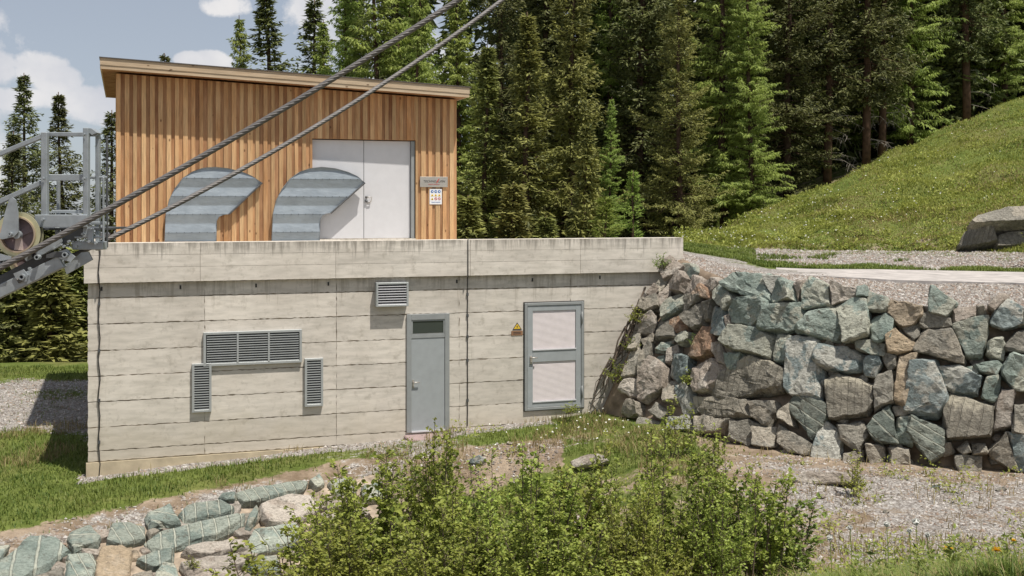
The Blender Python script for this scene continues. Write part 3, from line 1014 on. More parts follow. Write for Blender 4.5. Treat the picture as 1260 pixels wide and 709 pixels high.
pl = []
zz = np.linspace(3.93, -0.55, 40)
for k, z in enumerate(zz):
    px = 122 + 1.2 * math.sin(k * 0.9) * (1 if k % 3 else 0.3)
    v = -0.13 if z > 3.13 else -0.03
    if z < 3.13 and not any(q[1] < 3.14 for q in pl):
        pl.append((wall_u(px), 3.14, -0.125))
    pl.append((wall_u(px, v), z, v))
conductor(pl, 0.012, 'thin black sagging cable down the left end of the concrete wall', [(wall_u(122), z, -0.022) for z in (2.75, 1.85, 0.9, 0.1)])
pl = [(wall_u(576, -0.13), 3.93, -0.125), (wall_u(576, -0.13), 3.13, -0.125)]
pl += [(wall_u(575) + random.uniform(-0.006, 0.006), z, -0.016) for z in np.linspace(3.1, -0.05, 20)]
conductor(pl, 0.009, 'straight dark cable down the concrete wall between the two doors', [(wall_u(575), z, -0.01) for z in (2.75, 2.3, 1.85, 1.35, 0.5)])


# signs ----------------------------------------------------------
def text_mesh(s, size, ext=0.0015, shear=0.0, xs=1.0):
    cu = bpy.data.curves.new('lettering', 'FONT')
    cu.body = s
    cu.size = size
    cu.extrude = ext
    cu.shear = shear
    cu.align_x = 'CENTER'
    cu.align_y = 'CENTER'
    cu.resolution_u = 2
    o = bpy.data.objects.new('lettering', cu)
    COL.objects.link(o)
    bpy.context.view_layer.update()
    dg = bpy.context.evaluated_depsgraph_get()
    me = bpy.data.meshes.new_from_object(o.evaluated_get(dg))
    bpy.data.objects.remove(o)
    me.name = 'lettering'
    n = len(me.vertices)
    co = np.empty(n * 3, dtype=np.float32)
    me.vertices.foreach_get('co', co)
    co = co.reshape(-1, 3)
    w = co[:, 0].max() - co[:, 0].min()
    co[:, 0] *= xs / w
    co = np.stack([co[:, 0], -co[:, 2], co[:, 1]], -1)
    me.vertices.foreach_set('co', co.ravel())
    me.update()
    return me


def disc(x, z, r, y0, y1, n=16):
    return [(x + r * math.cos(2 * math.pi * k / n), z + r * math.sin(2 * math.pi * k / n)) for k in range(n)]


VH = 2.6                  # set-back of the timber house
VF = VH - 0.045           # face of the proud boards
u0, zt = uz(516.5, 217.5, VF)
u1, zb = uz(550.5, 230.5, VF)
s1 = empty('name_plate', W((u0 + u1) / 2, VF, zb), YAW, 'brushed steel company name plate right of the double door', 'sign')
hw, hh = (u1 - u0) / 2, zt - zb
MB().box(-hw, hw, -0.03, -0.003, 0, hh).build('plate', M_PLATE, s1, bevel=0.003)
o = obj('lettering', text_mesh('TECHNOALPIN', 0.07, shear=0.2, xs=hw * 1.55), M_TEXT, s1, loc=(0, -0.032, hh * 0.55))
m = MB().prism([(0.05, hh * .42), (0.075, hh * .42), (0.135, hh * .82), (0.115, hh * .82)], -0.036, -0.031)
m.build('emblem', M_RED, s1)
obj('lettering', text_mesh('SNOW EXPERTS', 0.03, xs=hw * 0.8), M_RED, s1, loc=(0, -0.032, hh * 0.26))

u0, zt = uz(528.5, 232.5, VF)
u1, zb = uz(543.5, 251.5, VF)
s2 = empty('safety_notice', W((u0 + u1) / 2, VF, zb), YAW, 'small white safety notice with blue, yellow and red pictograms under the name plate', 'sign')
hw, hh = (u1 - u0) / 2, zt - zb
MB().box(-hw, hw, -0.012, -0.003, 0, hh).build('board', M_WPRINT, s2)
for k, x in enumerate((-0.085, 0, 0.085)):
    m = MB()
    m.prism(disc(x, hh * 0.83, 0.034, 0, 0), -0.0145, -0.0125)
    m.build('blue_pictogram', M_BLUE, s2)
    MB().prism(disc(x + 0.004, hh * 0.83, 0.014, 0, 0, 8), -0.017, -0.0150).build('pictogram_figure', M_WPRINT, s2)
    MB().prism([(x - 0.036, hh * 0.52), (x + 0.036, hh * 0.52), (x, hh * 0.68)], -0.0145, -0.0125).build('warning_pictogram', M_YEL, s2)
    MB().prism([(x - 0.008, hh * 0.54), (x + 0.008, hh * 0.54), (x, hh * 0.62)], -0.017, -0.0150).build('pictogram_figure', M_TEXT, s2)
    if k == 0:
        MB().prism([(x - 0.036, hh * 0.28), (x + 0.036, hh * 0.28), (x, hh * 0.44)], -0.0145, -0.0125).build('warning_pictogram', M_YEL, s2)
        MB().prism([(x - 0.012, hh * 0.3), (x + 0.012, hh * 0.3), (x, hh * 0.39)], -0.017, -0.0150).build('pictogram_figure', M_TEXT, s2)
    else:
        m = MB()
        pts = disc(x, hh * 0.36, 0.034, 0, 0)
        inn = disc(x, hh * 0.36, 0.024, 0, 0)
        for q in range(16):
            m.prism([pts[q], pts[(q + 1) % 16], inn[(q + 1) % 16], inn[q]], -0.0145, -0.0125)
        m.prism([(x - 0.024, hh * .36 + 0.018), (x - 0.018, hh * .36 + 0.024), (x + 0.024, hh * .36 - 0.018), (x + 0.018, hh * .36 - 0.024)], -0.016, -0.0126)
        m.build('prohibition_pictogram', M_RED, s2)
obj('lettering', text_mesh('TECHNOALPIN', 0.03, xs=hw * 1.5), M_BLUE, s2, loc=(0, -0.0135, hh * 0.13))

u0, zt = uz(630.5, 397)
u1, zb = uz(642, 405.5)
s3 = empty('warning_sign', W((u0 + u1) / 2, 0, zb), YAW, 'tiny yellow high-voltage triangle left of the louvred door', 'sign')
w = (u1 - u0) / 2
h = zt - zb
MB().prism([(-w, 0), (w, 0), (0.0, h)], -0.010, -0.004).build('border', M_TEXT, s3)
MB().prism([(-w * 0.74, h * 0.12), (w * 0.74, h * 0.12), (0.0, h * 0.82)], -0.012, -0.0102).build('triangle', M_YEL, s3)
MB().prism([(0.012, h * 0.62), (-0.024, h * 0.38), (-0.002, h * 0.38), (-0.012, h * 0.16), (0.024, h * 0.44), (0.002, h * 0.44)], -0.0135, -0.0122).build('lightning_mark', M_TEXT, s3)
u0, zt = uz(629, 407.5)
u1, zb = uz(643, 412.5)
s4 = empty('small_plate', W((u0 + u1) / 2, 0, zb), YAW, 'tiny brown text plate under the high-voltage triangle', 'sign')
MB().box(-(u1 - u0) / 2, (u1 - u0) / 2, -0.01, -0.004, 0, zt - zb).build('plate', M_BROWNS, s4)
for q in (0.3, 0.62):
    MB().box(-0.085, 0.085, -0.012, -0.0102, (zt - zb) * q, (zt - zb) * q + 0.012).build('text_line', M_TEXT, s4)

# ------------------------------------------------------------------ timber house
hu0, hu1 = wall_u(143, VH), wall_u(561.5, VH)
HB = 3.62
house = empty('timber_house', W(hu0, VH, HB), YAW, 'tall timber-clad shed with sloping roof standing on the concrete building', 'building')
HL = hu1 - hu0
oh = 0.50
ru0, rz0 = uz(123, 70.5, VH - oh)
ru1, rz1 = uz(578, 107.5, VH - oh)
_, rb0 = uz(123, 84.5, VH - oh)


def roof_z(u):     # top of roof at u
    return rz0 + (rz1 - rz0) * (u - ru0) / (ru1 - ru0)


TH = 0.235
def lc(u, z):
    return u - hu0, z - HB


du0, dzt = uz(384, 170.5, VH)
du1, _ = uz(511, 170.5, VH)
DZB = wall_z(447, 293.5, VH)
# core walls behind the boards (opening for the double door)
m = MB()
def wallprism(m, ua, ub, za, v0, v1, zb=None):
    z1a = (roof_z(ua) - TH - 0.02) if zb is None else zb
    z1b = (roof_z(ub) - TH - 0.02) if zb is None else zb
    m.prism([(ua - hu0, za - HB), (ub - hu0, za - HB), (ub - hu0, z1b - HB), (ua - hu0, z1a - HB)], v0 - VH, v1 - VH)
wallprism(m, hu0 + 0.02, du0, HB, VH, VH + 0.12)
wallprism(m, du1, hu1 - 0.02, HB, VH, VH + 0.12)
wallprism(m, du0, du1, dzt, VH, VH + 0.12)
wallprism(m, hu0 + 0.02, hu0 + 0.14, HB, VH + 0.12, VH + 5.9)
wallprism(m, hu1 - 0.14, hu1 - 0.02, HB, VH + 0.12, VH + 5.9)
wallprism(m, hu0 + 0.02, hu1 - 0.02, HB, VH + 5.9, VH + 6.0)
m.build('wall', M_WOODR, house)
MB().box(0, HL, -0.02, 0.0, 0, 0.06)  # (sill sits behind parapet)
pitch = 0.172
nb = int(round(HL / pitch))
pitch = HL / nb
for k in range(nb):
    ua = hu0 + k * pitch
    wa = random.uniform(0.44, 0.66)
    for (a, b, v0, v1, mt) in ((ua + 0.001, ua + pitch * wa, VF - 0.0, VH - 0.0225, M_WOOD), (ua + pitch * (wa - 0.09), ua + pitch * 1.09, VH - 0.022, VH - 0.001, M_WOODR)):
        b = min(b, hu1)
        segs = [(a, b, HB + 0.04)]
        if b > du0 and a < du1:
            segs = [(a, b, dzt)]
            if a < du0 - 0.05:
                segs = [(a, du0, HB + 0.04), (du0, b, dzt)]
            elif b > du1 + 0.05:
                segs = [(a, du1, dzt), (du1, b, HB + 0.04)]
        for (p, q, zb_) in segs:
            m = MB()
            cut = random.uniform(-0.004, 0.004)
            m.prism([(p - hu0, zb_ - HB), (q - hu0, zb_ - HB), (q - hu0, roof_z(q) - TH - 0.03 - HB), (p - hu0, roof_z(p) - TH - 0.03 - HB)], v0 - VH + random.uniform(-0.002, 0.002), v1 - VH)
            # origin at the board's own foot so each board has its own grain
            ox, oz = p - hu0, zb_ - HB
            m.v = [(x - ox, y, z - oz) for x, y, z in m.v]
            m.build('board', mt, house, loc=(ox, 0, oz))
# side boards (left and right walls), seen from a step to the side
for side, uu, s in (('l', hu0, -1), ('r', hu1, 1)):
    for k in range(17):
        v0 = 0.02 + k * 0.35
        m = MB()
        m.box(-0.012 if s < 0 else -0.02, 0.02 if s < 0 else 0.012, 0, 0.30, 0, roof_z(uu) - TH - 0.03 - HB - 0.05)
        m.build('side_board', M_WOOD, house, loc=(uu - hu0, v0, 0.04))
# roof
m = MB()
def slab(m, ua, ub, v0, v1, zoff, th):
    a, b = roof_z(ua) - HB + zoff, roof_z(ub) - HB + zoff
    m.prism([(ua - hu0, a), (ub - hu0, b), (ub - hu0, b - th), (ua - hu0, a - th)], v0 - VH, v1 - VH)
slab(m, ru0 + 0.03, ru1 - 0.03, VH - oh + 0.035, VH + 6.3, -0.03, 0.19)
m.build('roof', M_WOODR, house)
m = MB(); slab(m, ru0, ru1, VH - oh, VH - oh + 0.034, -0.012, 0.14); m.build('fascia_board', M_FASCIA, house)
m = MB(); slab(m, ru0 + 0.008, ru1 - 0.008, VH - oh + 0.012, VH - oh + 0.046, -0.155, 0.08); m.build('fascia_board', M_FASCIA, house)
for (ua, ub) in ((ru0, ru0 + 0.03), (ru1 - 0.03, ru1)):
    m = MB(); slab(m, ua, ub, VH - oh + 0.036, VH + 6.3, -0.012, 0.21); m.build('fascia_board', M_FASCIA, house)
m = MB(); slab(m, ru0 - 0.015, ru1 + 0.04, VH - oh - 0.02, VH + 6.33, 0.012, 0.022); m.build('roof_sheet', M_ROOF, house)
for k in range(5):
    m = MB()
    ua = hu0 + 0.6 + k * (HL - 1.2) / 4
    # outriggers under the front overhang
MB().box(0.0, HL, -0.046 - 0.02, -0.002, -0.02, 0.035).build('base_sill', M_CONC, house)

# double door
dd = empty('double_door', W((du0 + du1) / 2, VH, DZB), YAW, 'large pale grey double door in the timber facade', 'door')
hw = (du1 - du0) / 2
hh = dzt - DZB
for s in (-1, 1):
    a, b = (-hw + 0.006, -0.006) if s < 0 else (0.006, hw - 0.10)
    leaf = MB().box(a, b, 0.075, 0.10, 0.0, hh - 0.02).build('door_leaf', M_WHITE, dd, bevel=0.004)
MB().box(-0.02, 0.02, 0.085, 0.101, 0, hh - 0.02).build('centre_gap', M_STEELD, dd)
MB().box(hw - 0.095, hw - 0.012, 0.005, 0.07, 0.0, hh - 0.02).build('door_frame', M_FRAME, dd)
MB().box(-hw, hw, 0.104, 0.11, 0.0, hh).build('backing', M_DARK, dd)
MB().box(-hw, hw, -0.05, 0.09, -0.09, -0.005).build('threshold', M_CONC, dd)
hx = wall_u(452.5, VH) - (du0 + du1) / 2
hz = wall_z(452, 245, VH) - DZB
for q in (0.045, -0.05):
    MB().tube([(hx - 0.02, 0.075, hz + q), (hx - 0.02, 0.03, hz + q)], 0.028, 10).build('lock_rose', M_STEELD, dd, smooth=True)
MB().tube([(hx - 0.02, 0.03, hz + 0.045), (hx + 0.10, 0.02, hz + 0.045), (hx + 0.08, 0.03, hz - 0.06), (hx, 0.04, hz - 0.10)], 0.011, 7).build('handle', M_PLATE, dd, smooth=True)


# elbow hoods of ribbed sheet -------------------------------------
_rm = MB()
_rm.tube([(0, 0, 0), (0, -0.006, 0)], 0.009, 6)
RIVET = _rm.mesh('rivet')
RIVET.materials.append(M_STEELD)


def elbow(left, arc, tip, notch, bottom, label):
    """outline in photo px -> plane of the house front"""
    VD = VF - 0.11
    pts = [(left, bottom)] + arc + [tip] + notch
    poly = []
    for q in pts:
        u, z = uz(q[0], q[1], VD)
        poly.append((u, z))
    cu = sum(p[0] for p in poly) / len(poly)
    zb = min(p[1] for p in poly)
    root = empty('elbow_hood', W(cu, VF, zb), YAW, label, 'air duct', 'ribbed sheet metal elbow hoods on the timber facade')
    poly = [(u - cu, z - zb) for u, z in poly]
    d0 = -0.11
    # span at a height
    def span(z):
        xs_ = []
        n = len(poly)
        for i in range(n):
            (x0, z0), (x1, z1) = poly[i], poly[(i + 1) % n]
            if (z0 <= z < z1) or (z1 <= z < z0):
                xs_.append(x0 + (x1 - x0) * (z - z0) / (z1 - z0))
        return (min(xs_), max(xs_)) if len(xs_) >= 2 else None
    zmax = max(p[1] for p in poly)
    rib = 0.395
    N = 88
    rows = []
    for i in range(N + 1):
        z = zmax * i / N
        z_ = min(max(z, 0.002), zmax - 0.003)
        s = span(z_)
        ph = (z / rib) % 1.0
        # trapezoid rib: rise, flat, fall, flat
        y = (ph / 0.46) if ph < 0.46 else (1.0 if ph < 0.5 else (1 - (ph - 0.5) / 0.46 if ph < 0.96 else 0.0))
        rows.append((z_, s, d0 + 0.034 * (1 - y) ))
    m = MB()
    K = 6
    for i, (z, s, y) in enumerate(rows):
        for k in range(K + 1):
            m.v.append((s[0] + (s[1] - s[0]) * k / K, y, z))
    for i in range(N):
        for k in range(K):
            a = i * (K + 1) + k
            m.f.append((a, a + 1, a + K + 2, a + K + 1))
    m.build('ribbed_sheet', M_SHEET, root)
    # outer skin round the rim back to the facade
    m = MB()
    n = len(poly)
    for i in range(n):
        (x0, z0), (x1, z1) = poly[i], poly[(i + 1) % n]
        m.add([(x0, d0 - 0.004, z0), (x1, d0 - 0.004, z1), (x1, -0.003, z1), (x0, -0.003, z0)], [(0, 1, 2, 3)])
        # narrow flange
        cx, cz_ = 0.0, 0.8
    m.build('rim', M_SHEET, root)
    # folded seams with rivets along every rib edge
    zz_ = rib * 0.5
    while zz_ < zmax - 0.1:
        sp = span(zz_)
        MB().box(sp[0] + 0.004, sp[1] - 0.004, d0 - 0.004, d0 + 0.004, zz_ - 0.006, zz_ + 0.006).build('seam', M_SHEET, root)
        xr_ = sp[0] + 0.08
        while xr_ < sp[1] - 0.04:
            obj('rivet', RIVET, None, root, loc=(xr_, d0 - 0.005, zz_))
            xr_ += 0.16
        zz_ += rib
    # dark frame of the open mouth along the straight edge
    a = poly[1 + len(arc)]
    b = poly[2 + len(arc)]
    MB().tube([(a[0], d0 - 0.01, a[1]), (b[0], d0 - 0.01, b[1])], 0.022, 6).build('mouth_edge', M_STEELD, root)
    return root


elbow(202.5, [(204, 263), (208, 246), (215, 232), (225, 219), (237, 211), (250, 206.5), (264, 205.5), (280, 207), (297, 211), (310, 216.5)], (322.5, 225),
      [(282, 263.5), (275, 264.5), (269.5, 267), (266.8, 272), (266.5, 297)], 297.5, 'left one of two ribbed sheet metal elbow hoods, against timber boards')
elbow(334.5, [(336, 263), (340, 247), (347, 233), (357, 220), (369, 211.5), (382, 207), (396, 205.5), (412, 207), (428, 211.5), (440, 217)], (449, 225),
      [(407, 262.5), (401, 263), (396.5, 265.5), (394, 271), (393.5, 296)], 296.5, 'right one of two ribbed sheet metal elbow hoods, overlapping the double door')


# ------------------------------------------------------------------ boulders
def hull_rock(poly3, nrm, right, up, bulge, back=0.3, seed=0, subd=2, rough=0.02, inset=(0.80, 0.97)):
    """poly3: outline points in world space. Returns (mesh, matrix)"""
    rnd = random.Random(seed)
    c = sum(poly3, Vector()) / len(poly3)
    M = Matrix((right, up, nrm)).transposed()
    Mi = M.inverted()
    loc = [Mi @ (p - c) for p in poly3]
    tx, ty = rnd.uniform(-0.6, 0.6), rnd.uniform(-0.6, 0.45)
    R = max(math.hypot(p.x, p.y) for p in loc)
    pts = []
    for p in loc:
        pts.append(Vector((p.x * 0.9, p.y * 0.9, -back)))
        pts.append(Vector((p.x, p.y, rnd.uniform(-0.35, 0.1) * bulge)))
        s = rnd.uniform(*inset)
        h = bulge * (0.85 + tx * p.x / R + ty * p.y / R) * rnd.uniform(0.85, 1.1)
        pts.append(Vector((p.x * s, p.y * s, max(h, 0.15 * bulge))))
    bm = bmesh.new()
    for p in pts:
        bm.verts.new(p)
    bmesh.ops.convex_hull(bm, input=bm.verts)
    bmesh.ops.delete(bm, geom=[v for v in bm.verts if not v.link_faces], context='VERTS')
    # knock the sharpest corners off
    bmesh.ops.bevel(bm, geom=list(bm.edges), offset=0.006 + 0.012 * rnd.random(), segments=1, affect='EDGES', clamp_overlap=True)
    bmesh.ops.triangulate(bm, faces=bm.faces)
    for it in range(3):
        ed = [e for e in bm.edges if e.calc_length() > 0.12]
        if not ed:
            break
        bmesh.ops.subdivide_edges(bm, edges=ed, cuts=1, use_grid_fill=False)
        bmesh.ops.triangulate(bm, faces=bm.faces)
    off = Vector((seed * 3.7, seed * 1.3, 0))
    for v in bm.verts:
        q = v.co * 3.2 + off
        n3 = mnoise.noise_vector(q) * 1.1 + mnoise.noise_vector(q * 3.1) * 0.7 + mnoise.noise_vector(q * 7.3) * 0.35
        v.co += n3 * rough
    bmesh.ops.recalc_face_normals(bm, faces=bm.faces)
    me = bpy.data.meshes.new('stone')
    bm.to_mesh(me)
    bm.free()
    mat4 = M.to_4x4()
    mat4.translation = c
    return me, mat4


def face_frame(Dfun, cx, cy):
    a, b = P(cx - 8, cy, float(Dfun(cx - 8, cy))), P(cx + 8, cy, float(Dfun(cx + 8, cy)))
    c, d = P(cx, cy + 8, float(Dfun(cx, cy + 8))), P(cx, cy - 8, float(Dfun(cx, cy - 8)))
    r = (b - a).normalized()
    u = (d - c).normalized()
    n = r.cross(u).normalized()
    if n.y > 0:
        n = -n
    r = u.cross(n).normalized()
    u = n.cross(r).normalized()
    return n, r, u


def stone_set(root, data, Dfun, bul=(0.1, 0.2), grow=1.03, back=0.3, seed0=0, rough=0.02):
    for i, (t, pts) in enumerate(data):
        cx = sum(p[0] for p in pts) / len(pts)
        cy = sum(p[1] for p in pts) / len(pts)
        pts = [(cx + (p[0] - cx) * grow, cy + (p[1] - cy) * grow) for p in pts]
        poly = [P(x, y, float(Dfun(x, y))) for x, y in pts]
        n, r, u = face_frame(Dfun, cx, cy)
        size = (max(p[0] for p in pts) - min(p[0] for p in pts) + max(p[1] for p in pts) - min(p[1] for p in pts)) / 2 / 65
        b = min(bul[1], bul[0] + 0.12 * size) * random.uniform(0.8, 1.3)
        me, M = hull_rock(poly, n, r, u, b, back, seed0 + i, rough=rough)
        o = obj('stone', me, STONES[t], root)
        o.matrix_world = root.matrix_world.inverted() @ M if False else M
        o.location = M.translation - root.location


S = [
 ('g', [(896,351),(912,338),(942,338),(952,371),(922,365),(900,357)]), ('g', [(882,359),(890,349),(907,366),(909,370),(899,382),(885,370)]),
 ('b', [(943,341),(960,340),(953,362)]), ('g', [(952,373),(954,360),(963,344),(977,349),(981,371),(956,375)]),
 ('p', [(979,349),(990,345),(989,357),(984,372)]), ('g', [(987,355),(997,341),(1020,352),(1024,378),(990,380)]),
 ('g', [(903,385),(911,371),(936,367),(949,373),(948,392),(931,404),(905,398)]), ('g', [(939,404),(948,377),(961,374),(990,376),(989,392),(982,407),(948,410)]),
 ('g', [(982,402),(997,384),(1027,380),(1039,400),(1032,421),(1010,416),(983,409)]), ('g', [(893,424),(905,401),(936,405),(954,415),(946,440),(907,433)]),
 ('g', [(953,438),(960,414),(981,415),(975,440),(967,447),(954,444)]), ('b', [(878,411),(879,379),(897,381),(900,418),(882,413)]),
 ('p', [(897,393),(904,384),(905,399),(899,405)]), ('p', [(1024,373),(1025,350),(1054,356),(1056,366),(1027,376)]),
 ('g', [(1055,354),(1065,351),(1069,366),(1056,368)]), ('g', [(1068,358),(1091,366),(1096,373),(1092,385),(1068,383)]),
 ('e', [(1091,374),(1098,371),(1134,378),(1134,389),(1125,399),(1110,404),(1093,387)]), ('w', [(1109,404),(1131,397),(1132,414),(1125,421),(1112,410)]),
 ('g', [(1029,378),(1051,369),(1067,371),(1070,411),(1058,417),(1040,421),(1034,397)]), ('g', [(1070,402),(1076,391),(1090,389),(1100,395),(1099,416),(1085,420),(1071,418)]),
 ('g', [(1054,421),(1072,418),(1091,425),(1088,439),(1074,437),(1055,430)]), ('e', [(1091,416),(1102,407),(1125,421),(1126,432),(1106,437),(1092,434)]),
 ('w', [(1087,434),(1104,437),(1103,450),(1096,457),(1087,443)]), ('b', [(1001,442),(1008,426),(1041,428),(1062,437),(1056,456),(1039,460),(1005,450)]),
 ('b', [(1063,456),(1066,440),(1081,435),(1085,448),(1078,465),(1066,463)]), ('e', [(1103,451),(1106,440),(1129,436),(1118,462),(1113,501),(1099,493)]),
 ('w', [(1124,431),(1129,420),(1141,407),(1172,407),(1186,442),(1184,450),(1152,439)]),
 ('b', [(968,480),(974,420),(985,417),(1006,421),(1004,440),(1013,463),(1010,489),(980,485)]),
 ('s', [(881,489),(890,462),(908,459),(911,445),(926,440),(947,452),(966,455),(968,471),(963,482),(902,492)]),
 ('g', [(897,439),(917,435),(909,457),(898,455)]), ('s', [(859,490),(880,492),(924,495),(927,512),(905,519),(870,511),(860,503)]),
 ('w', [(926,497),(955,494),(959,504),(948,526),(928,515)]), ('w', [(960,505),(974,497),(978,525),(961,515)]),
 ('l', [(972,502),(982,485),(1021,500),(1015,528),(1002,544),(983,516)]), ('s', [(1017,470),(1033,461),(1075,475),(1076,494),(1068,510),(1023,515),(1021,478)]),
 ('w', [(1077,479),(1082,463),(1098,457),(1101,495),(1077,505)]), ('l', [(1069,527),(1076,514),(1096,499),(1103,546),(1078,542)]),
 ('b', [(998,562),(1004,543),(1017,520),(1035,535),(1034,574),(1019,578)]), ('w', [(1032,523),(1060,520),(1069,535),(1058,556),(1036,541)]),
 ('w', [(1068,548),(1089,551),(1087,569),(1073,576)]), ('w', [(958,523),(1000,545),(997,561),(975,557),(958,546)]), ('p', [(963,556),(977,551),(983,561),(970,569)]),
 ('b', [(1112,506),(1115,470),(1119,446),(1150,446),(1158,470),(1166,490),(1153,513),(1120,509)]), ('g', [(1102,539),(1106,514),(1119,512),(1117,528),(1123,548),(1108,546)]),
 ('l', [(1116,531),(1121,511),(1164,530),(1158,559),(1143,568),(1127,542)]), ('b', [(1145,468),(1153,451),(1180,452),(1209,465),(1201,486),(1186,487),(1165,478)]),
 ('g', [(1207,489),(1213,464),(1228,463),(1231,489),(1222,497)]), ('s', [(1161,498),(1173,487),(1221,501),(1221,518),(1217,536),(1164,540)]),
 ('p', [(1222,501),(1230,480),(1247,480),(1244,525),(1222,530)]), ('w', [(1244,500),(1278,497),(1278,538),(1245,534)]),
 ('w', [(1214,556),(1222,548),(1237,535),(1252,579),(1221,564)]), ('b', [(1238,533),(1278,541),(1278,583),(1252,579)]),
 ('w', [(1177,551),(1188,543),(1195,556),(1182,559)]), ('w', [(1194,545),(1213,547),(1214,559),(1196,561)]), ('w', [(1158,546),(1170,545),(1174,557),(1160,561)]),
 ('g', [(1143,385),(1147,366),(1146,352),(1177,374),(1168,389),(1162,392)]), ('w', [(1129,399),(1135,388),(1146,385),(1169,392),(1172,402),(1136,406)]),
 ('p', [(1171,381),(1200,378),(1201,390),(1175,398)]), ('w', [(1201,378),(1210,376),(1213,389),(1202,392)]),
 ('g', [(1173,401),(1198,392),(1216,390),(1214,420),(1208,441),(1188,439),(1181,416)]), ('p', [(1214,379),(1222,368),(1240,361),(1243,368),(1232,375),(1222,383)]),
 ('b', [(1219,398),(1223,382),(1240,371),(1259,380),(1257,399),(1236,406)]), ('g', [(1215,437),(1217,420),(1232,414),(1237,426),(1235,443),(1220,443)]),
 ('w', [(1236,427),(1249,410),(1278,402),(1278,437),(1240,433)]), ('g', [(1199,450),(1228,443),(1235,450),(1226,463),(1206,458)]),
 ('g', [(1235,450),(1245,437),(1278,445),(1278,482),(1248,479),(1234,463)]), ('g', [(1260,381),(1285,378),(1290,402),(1258,401)]),
 # left, looser end
 ('g', [(819,381),(827,372),(846,362),(848,376),(838,387),(822,398)]), ('w', [(846,364),(869,365),(861,378),(845,389)]),
 ('w', [(845,391),(868,375),(872,385),(868,399),(856,407)]), ('w', [(868,397),(870,374),(881,371),(876,393)]),
 ('p', [(847,359),(854,341),(868,343),(866,358),(856,364)]), ('p', [(868,350),(881,342),(888,348),(880,361)]),
 ('o', [(858,364),(868,352),(881,360),(877,368),(862,368)]), ('p', [(824,357),(828,341),(842,336),(851,346),(845,363),(830,361)]),
 ('p', [(819,340),(831,325),(843,329),(838,337),(823,349)]), ('p', [(809,369),(822,353),(828,361),(814,381)]),
 ('w', [(785,379),(791,368),(809,368),(812,380),(796,385)]), ('p', [(786,409),(789,396),(804,387),(809,402),(803,411)]),
 ('w', [(808,418),(811,402),(818,385),(829,400),(833,418)]), ('o', [(830,397),(842,389),(851,402),(840,412),(831,410)]),
 ('g', [(833,416),(842,407),(853,412),(849,421),(842,426)]), ('o', [(852,441),(862,418),(871,405),(883,408),(883,433),(870,444)]),
 ('p', [(879,424),(890,421),(896,451),(887,445)]), ('p', [(856,478),(860,456),(880,444),(894,450),(889,468),(878,484),(862,483)]),
 ('b', [(825,463),(836,436),(854,445),(851,460),(838,474)]), ('p', [(821,447),(825,432),(837,423),(837,440),(829,449)]),
 ('g', [(808,433),(816,423),(830,421),(822,435)]), ('p', [(787,492),(789,461),(804,443),(823,455),(819,479),(797,495)]),
 ('w', [(786,453),(796,424),(804,419),(802,440),(787,465)]), ('p', [(766,482),(772,469),(787,467),(787,487),(777,491)]),
 ('w', [(768,509),(777,493),(790,498),(790,511),(777,514)]), ('w', [(802,509),(811,497),(826,510),(816,519)]),
 ('b', [(837,479),(845,472),(854,483),(858,506),(845,513),(840,496)]), ('w', [(767,466),(776,440),(786,424),(790,440),(782,463)]),
 ('w', [(776,433),(780,410),(790,411),(787,431)]), ('w', [(790,419),(806,412),(806,421),(794,427)]),
 ('w', [(857,512),(880,516),(906,520),(890,536),(860,531)]), ('w', [(905,522),(925,516),(946,530),(925,549),(900,541)]),
 ('b', [(825,515),(850,513),(852,531),(828,533)]), ('w', [(790,514),(815,520),(812,533),(790,531)]),
 ('w', [(930,528),(957,527),(953,551),(930,551)]), ('w', [(805,352),(818,338),(822,350),(811,364)]), ('p', [(795,366),(806,352),(812,358),(802,369)]),
 ('w', [(820,480),(836,476),(838,498),(822,496)]), ('w', [(1123,510),(1110,500),(1100,500),(1104,512)]),
 ('w', [(1038,560),(1062,556),(1064,578),(1040,580)]), ('w', [(1094,552),(1118,552),(1120,572),(1096,574)]), ('w', [(1176,562),(1206,562),(1206,584),(1178,582)]),
 ('g', [(1186,452),(1198,450),(1206,460),(1200,464)]), ('p', [(814,322),(824,316),(832,322),(824,330)]),
]
bw = empty('boulder_wall', (5.5, 22, 0), 0, 'high retaining wall of stacked green, brown and orange boulders right of the concrete building', 'wall')
# more unnamed chinks: fill gaps with small rocks at random behind the big ones
stone_set(bw, S, D_wall, (0.12, 0.30), 1.12, 0.32, 100, 0.036)
fill = []
for k in range(120):
    px = random.uniform(775, 1270)
    yt = float(ytop_wall(px))
    py = random.uniform(yt + 10, 578)
    if px < 850 and py > 520 - (850 - px) * 0.05:
        continue
    r = random.uniform(7, 13)
    pts = [(px + r * random.uniform(0.7, 1.1) * math.cos(a), py + r * random.uniform(0.6, 1) * math.sin(a)) for a in np.arange(0, 6.2, 1.05)]
    fill.append((random.choice('wwwpg'), pts))
stone_set(bw, fill, lambda x, y: D_wall(x, y) + 0.09, (0.05, 0.1), 1.0, 0.15, 900, 0.015)
